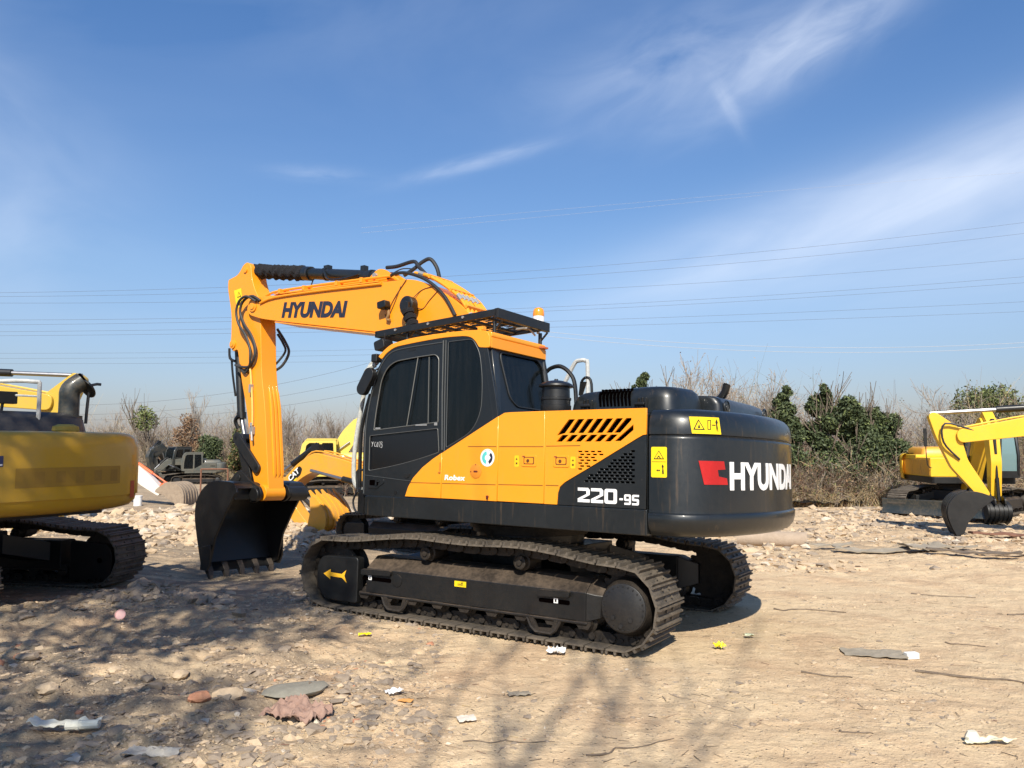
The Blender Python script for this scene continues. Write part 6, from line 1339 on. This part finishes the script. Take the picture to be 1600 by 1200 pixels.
# ------------------------------------------------------------------ power lines (they hang far behind the yard)
CAB = plain('cable_grey', (.10, .10, .11), .6)
CAB2 = plain('cable_pale', (.45, .47, .50), .4)
def cable(pts, label, r=.028, y=120.0, m_=None):
    """pts: (x, z) along the line at distance y"""
    xs = [p[0] for p in pts]; co = np.polyfit(xs, [p[1] for p in pts], min(2, len(pts) - 1)); x0, x1 = min(xs), max(xs)
    X = np.linspace(x0, x1, 46); mb = MB(); mb.tube([(x, y, float(np.polyval(co, x))) for x in X], r, 4)
    tag(mb.build('power_cable', m_ or CAB), label, 'cable', 'power lines far behind the yard')
def cz(py): return 1.78 + 120 * math.tan(math.atan((600 - py) / 1200) + R(4.53))
def cx(px): return (px - 800) / 10.0
NUM = ['topmost', 'second from the top', 'third from the top', 'fourth from the top', 'fifth from the top', 'second from the bottom', 'lowest']
for A, nm in zip([[(-40, 457), (360, 450), (800, 424), (1640, 345)], [(-40, 463), (360, 458), (800, 436), (1640, 362)], [(-40, 473), (400, 471), (900, 452), (1640, 402)], [(-40, 500), (360, 496), (900, 478), (1640, 430)], [(-40, 507), (400, 503), (1000, 478), (1640, 440)], [(-40, 518), (360, 515), (900, 500), (1640, 470)], [(-40, 524), (420, 522), (1000, 506), (1640, 486)]], NUM):
    cable([(cx(a), cz(b)) for a, b in A], 'power cable crossing the whole sky, %s of the seven near-level ones' % nm, .017)
for A, nm in zip([[(-40, 552), (350, 550), (640, 545)], [(-40, 560), (350, 558), (640, 553)], [(-40, 568), (350, 567), (640, 563)]], ('upper', 'middle', 'lower')): cable([(cx(a), cz(b)) for a, b in A], 'level cable low over the left horizon, %s of three' % nm, .014)
for A, nm in zip([[(120, 633), (380, 610), (600, 560)], [(120, 648), (380, 628), (600, 585)], [(60, 655), (380, 642), (600, 606)]], ('upper', 'middle', 'lower')): cable([(cx(a), cz(b)) for a, b in A], 'cable rising to the right between orange arm and cab, %s of three' % nm, .018)
for A, nm in zip([[(700, 500), (900, 522), (1250, 543), (1640, 533)], [(700, 506), (900, 530), (1250, 550), (1640, 540)]], ('upper', 'lower')): cable([(cx(a), cz(b)) for a, b in A], 'pale sagging cable from behind the roof guard to the right edge, %s of the pair' % nm, .030, m_=CAB2)
for A, nm in zip([[(560, 356), (900, 325), (1640, 268)], [(560, 364), (900, 334), (1200, 305)]], ('upper and longer', 'lower and shorter')): cable([(cx(a), cz(b)) for a, b in A], 'faint cable high in the sky, slanting up rightwards, %s of two' % nm, .012, m_=CAB2)
# ------------------------------------------------------------------ loose things lying in the yard
def wp_(px, py, z=0.0):
    return None
CLOTH = rough('brown_cloth', (.22, .13, .10), (.36, .235, .18), 7, .9, .5, .02); PAPER = rough('cream_sheet', (.50, .48, .38), (.74, .72, .62), 5, .6, .3, .01); CARD = rough('dirty_board', (.20, .17, .13), (.34, .29, .22), 9, .9, .5, .01); WOODD = rough('dark_weathered_wood', (.07, .05, .04), (.19, .145, .10), 9, .9, .5, .01)
WHP = plain('white_plastic', (.78, .78, .76), .4); PINK = plain('pink_red_plastic', (.75, .18, .13), .5)
def put(o, x, y, rz=0, dz=0.0, label='', cat='', group=None, rx=0, ry=0):
    o.location = (x, y, gz1(x, y) + dz); o.rotation_euler = (rx, ry, rz); tag(o, label, cat, group); return o
def sheet(name, w, d, mtl, seed, amp=.03, nx=16, ny=10, th=.004, edge=.15, curl=0):
    rs = np.random.RandomState(seed); mb = MB(); g = []
    for j in range(ny + 1):
        for i in range(nx + 1):
            u, v = i / nx - .5, j / ny - .5; e = 1 + .18 * edge * (vnoise(np.array([i * .6]), np.array([j * .6 + seed]), seed)[0] - .5) * 2 * (max(abs(u), abs(v)) * 2) ** 3
            x, y = u * w * e, v * d * e; z = amp * (1 + fbm(np.array([x * 9 / max(w, d) + 3]), np.array([y * 9 / max(w, d)]), 3, seed)[0] * 3) + curl * (u * 2) ** 2
            g.append((x, y, max(0.004, z)))
    n = len(g); g2 = [(x, y, z - th) for x, y, z in g]; f = []
    for j in range(ny):
        for i in range(nx):
            a = j * (nx + 1) + i; f.append((a, a + 1, a + nx + 2, a + nx + 1)); f.append((n + a, n + a + nx + 1, n + a + nx + 2, n + a + 1))
    for i in range(nx): f.append((i, n + i, n + i + 1, i + 1)); a = ny * (nx + 1) + i; f.append((a, a + 1, n + a + 1, n + a))
    for j in range(ny): a = j * (nx + 1); f.append((a, a + nx + 1, n + a + nx + 1, n + a)); a += nx; f.append((a, n + a, n + a + nx + 1, a + nx + 1))
    mb.add(g + g2, f); return fixn(mb.build(name, mtl, angle=50))
def rock(name, s, mtl, seed, flat=.6):
    rs = np.random.RandomState(seed); bm = bmesh.new(); bmesh.ops.create_icosphere(bm, subdivisions=2, radius=1)
    for v in bm.verts:
        k = 1 + .30 * (vnoise(np.array([v.co.x * 1.7 + seed]), np.array([v.co.y * 1.7 + v.co.z * 2.1]), seed)[0] - .5) * 2; v.co = Vector((v.co.x * s[0] * k, v.co.y * s[1] * k, v.co.z * s[2] * k * flat / .6))
    me = bpy.data.meshes.new(name); bm.to_mesh(me); bm.free(); me.polygons.foreach_set('use_smooth', [True] * len(me.polygons)); me.set_sharp_from_angle(angle=R(28)); return link(name, me, None, [mtl])
mb = MB(); mb.lathe((0, 0, 0), [(.030, 0), (.045, .085), (.047, .088), (.043, .086), (.028, .01)], 'z', 24); cp = fixn(mb.build('paper_cup', PINK)); put(cp, -3.88, 7.80, R(15), .045, 'pink and white disposable cup lying on its side on the grey mud', 'cup', rx=R(72))
mb = MB(); mb.lathe((0, 0, .086), [(.049, 0), (.050, .004), (.046, .006), (.043, -.002)], 'z', 24); mb.cyl((0, 0, .070), (0, 0, .074), .040, seg=20); fixn(mb.build('cup_rim', plain('pale_pink_plastic', (.72, .42, .38), .5), cp))
o = sheet('folded_sheet', .42, .10, PAPER, 3, .03, 18, 6, .006, .10, .02); put(o, -2.72, 4.83, R(4), .015, 'long folded cream sheet near the bottom left corner', 'sheet')
mb = MB(); mb.cyl((.02, -.03, .03), (.21, -.03, .035), .028, .026, seg=10); mb.cyl((.08, -.03, .03), (.10, -.03, .031), .030, seg=10); mb.build('rolled_edge', PAPER, o)
put(sheet('cloth', .40, .26, CLOTH, 5, .05, 30, 22, .008, .35, -.03), -1.40, 5.17, R(-25), .02, 'crumpled brown cloth on the ground below the grey slab', 'cloth')
put(rock('stone_slab', (.22, .18, .03), rough('grey_slab', (.16, .15, .12), (.28, .26, .21), 8, .9, .5, .01), 6), -1.55, 5.66, .2, .015, 'flat grey-green slab above the brown cloth', 'slab')
put(sheet('plastic_scrap', .12, .08, WHP, 7, .015, 8, 6, .002, .4), -.83, 5.58, .6, .012, 'white scrap beside the small orange chip', 'scrap')
put(sheet('card_scrap', .10, .06, plain('orange_card', (.66, .33, .10), .6), 8, .006, 6, 4, .004, .2), -.74, 5.50, -.2, .012, 'small orange chip lying against a white scrap', 'scrap')
put(sheet('paper_scrap', .12, .10, rough('pale_scrap', (.5, .45, .38), (.72, .66, .57), 8, .8, .3, .01), 9, .008, 8, 6, .003, .4), -.30, 5.17, .3, .012, 'pale torn scrap in the branch shadows', 'scrap')
put(sheet('paper_scrap', .16, .08, CARD, 10, .01, 8, 6, .003, .3), .05, 5.72, .2, .012, 'two grey-brown torn pieces lying together among the branch shadows', 'scrap')
put(sheet('plastic_scrap', .16, .10, WHP, 11, .03, 10, 8, .002, .5), .39, 6.86, -.2, .015, 'crumpled white scrap against the edge of the near track', 'scrap')
put(sheet('plastic_scrap', .10, .07, plain('yellow_plastic', (.85, .72, .02), .5), 12, .03, 8, 8, .002, .5), 1.84, 6.97, .2, .012, 'bright yellow crumpled scrap on the sand right of the near track', 'scrap')
put(sheet('plastic_scrap', .12, .06, plain('yellow_plastic', (.85, .72, .02), .5), 13, .012, 8, 6, .002, .5), -1.40, 7.48, .2, .012, 'yellow scrap below the front end of the near track', 'scrap')
put(sheet('paper_scrap', .09, .07, plain('pale_green_scrap', (.60, .62, .42), .6), 14, .02, 6, 6, .002, .5), 2.24, 7.42, .2, .01, 'small pale green scrap right of the bright yellow one', 'scrap')
put(sheet('cardboard', .50, .24, CARD, 15, .008, 18, 10, .005, .35), 3.12, 6.80, R(-12), .012, 'torn flat grey-brown cardboard beside a small white box', 'cardboard')
mb = MB(); mb.prism(rrect(-.055, .055, -.03, .03, .006), 0, .05, plane='xy'); put(mb.build('small_box', WHP, bevel=.004), 3.40, 6.70, .15, .0, 'small white box at the end of the torn cardboard', 'box')
o = sheet('corn_husk', .30, .05, rough('husk', (.52, .50, .34), (.74, .72, .54), 10, .8, .4, .01), 16, .02, 14, 5, .003, .5); put(o, 2.86, 4.76, R(6), .01, 'long pale green corn husk near the bottom right', 'husk')
mb = MB(); mb.rings([[(-.08 + .045 * r * math.cos(a), .035 + .035 * r * math.sin(a), z) for a in [2 * math.pi * k / 10 for k in range(10)]] for r, z in ((.9, 0), (1, .03), (.6, .06))]); fixn(mb.build('husk_knot', PAPER, o))
put(sheet('plastic_bag', .30, .12, rough('dirty_plastic', (.30, .27, .22), (.50, .46, .40), 8, .6, .4, .01), 17, .022, 18, 8, .004, .4), -2.05, 4.52, R(-8), .012, 'crumpled whitish plastic at the bottom edge, left of centre', 'bag')
put(rock('brick_piece', (.07, .05, .04), ST4, 31), -2.12, 5.36, .3, .02, 'orange brick lump beside a pale clay lump', 'brick piece')
put(rock('clay_lump', (.11, .09, .06), ST1, 32), -1.98, 5.48, .3, .02, 'pale clay lump right of the orange brick lump', 'stone')
put(rock('brick_piece', (.06, .05, .05), ST4, 33), -4.15, 6.35, .3, .02, 'red brick lump near the left edge of the photo', 'brick piece')
for i, (x, y, s_, l_) in enumerate([(-4.0, 6.5, .11, 'grey clod right of the red brick lump'), (-3.3, 5.6, .10, 'pale stone in the left foreground, left of the folded sheet\'s far end'), (-1.95, 6.75, .085, 'pale angular stone on the dark earth below the bucket\'s shadow'), (-2.6, 6.2, .10, 'grey clod among the pale stones left of the grey slab'), (-1.3, 6.05, .08, 'pale stone just beyond the grey slab'), (-.95, 5.95, .07, 'small pale stone right of the slab, beyond the white scrap'), (-2.0, 6.15, .09, 'brown flat stone in the shade left of the slab'), (-3.05, 6.05, .085, 'yellowish stone at the upper end of the sandy patch at left'), (-2.75, 5.95, .07, 'small yellowish stone right of the larger yellowish one')]):
    put(rock('stone', (s_ * .8, s_ * .6, s_ * .36), ST1 if i % 2 else ST2, 40 + i, .6), x, y, i * .7, .015, l_, 'stone')
def stick(label, a, b, r=.012, seed=1, mtl=WOODD, w=.04):
    rs = np.random.RandomState(seed); a = np.array(a, float); b = np.array(b, float); P = []
    for k in range(7):
        p = a + (b - a) * k / 6 + rs.normal(0, w * .3, 2); P.append((p[0], p[1], gz1(p[0], p[1]) + r * .35))
    c = Vector(P[3]); mb = MB(); mb.tube([Vector(p) - c for p in P], r * .8, 6, 3, r1=r * .35); o = mb.build('stick', mtl); o.location = c; tag(o, label, 'stick'); return o
stick('thick dark stick on the sand near the right edge', (3.22, 6.28), (3.88, 5.95), .018, 2); stick('long thin straight twig on the sand right of centre', (1.13, 5.72), (1.50, 5.32), .005, 3, TWIG, .01)
stick('curved dark twig in the branch shadows at the bottom', (-.30, 4.80), (.25, 4.82), .007, 4, WOODD, .08); stick('forked dark twig right of the curved one', (.42, 4.62), (1.0, 4.85), .008, 5, WOODD, .07)
stick('short brown stick on the sand right of the near track', (2.30, 6.25), (2.62, 6.05), .012, 6); stick('thin brown stick beyond the torn cardboard', (5.6, 8.9), (6.2, 8.8), .014, 7); stick('crooked brown stick between the yellow scrap and the machine\'s shadow', (3.0, 8.95), (3.75, 8.75), .014, 8, WOODD, .08)
stick('dark stick standing out near the cracked mud at right', (5.2, 10.2), (5.9, 9.95), .014, 9, WOODD, .06); stick('small dark stick left of the husk', (2.05, 4.98), (2.25, 4.90), .009, 10); stick('dark splinter above the thick stick', (4.0, 7.3), (4.3, 7.15), .010, 11)
# pipe, boards, bags further back
mb = MB(); mb.cyl((-.65, 0, .16), (.65, 0, .16), .155, seg=28, caps=False); mb.cyl((.65, 0, .16), (-.65, 0, .16), .125, seg=28, caps=False)
for x in (-.65, .65): mb.rings([[(x, .125 * math.cos(a), .16 + .125 * math.sin(a)) for a in [2 * math.pi * k / 28 for k in range(28)]], [(x, .155 * math.cos(a), .16 + .155 * math.sin(a)) for a in [2 * math.pi * k / 28 for k in range(28)]]], caps=False)
put(fixn(mb.build('concrete_pipe', rough('dusty_concrete', (.28, .21, .15), (.42, .33, .25), 5, .9, .4, .02))), 5.10, 15.3, R(-18), -.03, 'short dusty concrete pipe lying behind the counterweight', 'pipe')
rs = np.random.RandomState(77)
BL = ['long cracked grey board leading into the broken pile', 'broad pale board in the middle of the broken pile', 'dark split board at the near side of the broken pile', 'short dark board leaning on the broad pale one', 'thin dark board at the right end of the broken pile', 'narrow brown board at the left end of the broken pile']
for i, (x, y, w, d, a) in enumerate([(6.6, 14.3, 1.3, .22, -.1), (7.5, 14.2, .75, .42, .15), (8.0, 13.5, 1.4, .14, -.45), (8.1, 14.3, .8, .2, -.5), (8.7, 13.5, 1.1, .12, -.3), (6.0, 14.7, .9, .12, .1)]):
    o = sheet('broken_board', w, d, WOODD if i % 2 == 0 and i else CARD, 50 + i, .03, 14, 5, .02, .3, .05); put(o, x, y, a, .03 + .02 * (i % 3), BL[i], 'board', 'broken boards lying right of the counterweight', rx=rs.uniform(-.12, .12))
put(sheet('plank', 2.2, .2, rough('red_brown_wood', (.10, .045, .03), (.24, .12, .08), 7, .9, .4, .01), 60, .05, 14, 4, .04, .1, .04), 10.6, 16.0, -.12, .05, 'long reddish-brown plank at the right edge in front of the mini excavator', 'plank')
for i, (x, y, s_, l_) in enumerate([(8.75, 24.0, .26, 'left and lower of two white sacks at the foot of the brush'), (9.25, 24.1, .24, 'right and taller of two white sacks at the foot of the brush')]):
    put(rock('white_sack', (s_, s_ * .8, s_ * (.7 if i == 0 else 1.05)), rough('white_sack', (.55, .57, .62), (.82, .84, .88), 4, .6, .6, .03), 90 + i), x, y, i, .12, l_, 'sack')
put(sheet('black_tarp', 2.2, .8, BLACK, 62, .14, 18, 8, .006, .3), 9.6, 23.9, .1, .05, 'crumpled black plastic sheet around the white sacks', 'tarp')
mb = MB(); mb.lathe((0, 0, 0), [(.13, 0), (.14, .32), (.15, .32), (.15, .35), (.13, .35)], 'z', 20); put(fixn(mb.build('bucket_pail', WHP)), -12.75, 26.4, 0, 0, 'white pail behind the tail of the faded yellow machine', 'pail')
mb = MB()
for a, b in (((-.55, 0, 0), (-.55, 0, 1.05)), ((-.55, 0, 1.05), (.55, 0, 1.05)), ((.55, 0, 1.05), (.55, 0, .4))): mb.cyl(a, b, .035, seg=6)
put(mb.build('rusty_frame', rough('rust', (.12, .05, .03), (.25, .12, .07), 9, .9, .4, .01)), -12.9, 33.5, .2, 0, 'rusty upright metal frame left of the black bucket\'s top', 'frame')
put(sheet('tarpaulin', 1.6, 1.1, rough('blue_grey_tarp', (.10, .11, .13), (.22, .24, .27), 5, .6, .4, .02), 63, .1, 16, 12, .006, .3), -2.9, 16.6, .3, .05, 'grey plastic sheet between the black bucket and the warm yellow one', 'tarp')
# small dark and pale litter on the sand
def reg_lit(rs):
    d = 4.3 * (22 / 4.3) ** rs.rand(); a = R(rs.uniform(-36, 36)); return d * math.sin(a), d * math.cos(a), 1.0
rs = np.random.RandomState(44); S = []; MI = []
for _ in range(1100):
    x, y, w = reg_lit(rs); z = gz1(x, y) + .004; a = rs.uniform(0, 6.28); L = rs.uniform(.015, .10) * (1 if rs.rand() < .9 else 1.8); r = rs.uniform(.001, .003); dx, dy = math.cos(a) * L, math.sin(a) * L
    S.append([x, y, z, x + dx, y + dy, gz1(x + dx, y + dy) + .006, r, r * .6]); MI.append(rs.choice(4, p=[.45, .25, .15, .15]))
tag(link('litter', segs_mesh('litter', S, [WOODD, TWIG2, STRAW, TWIG], 4, np.array(MI))), 'small twigs and chips strewn over the sand', 'litter', None, 'stuff')
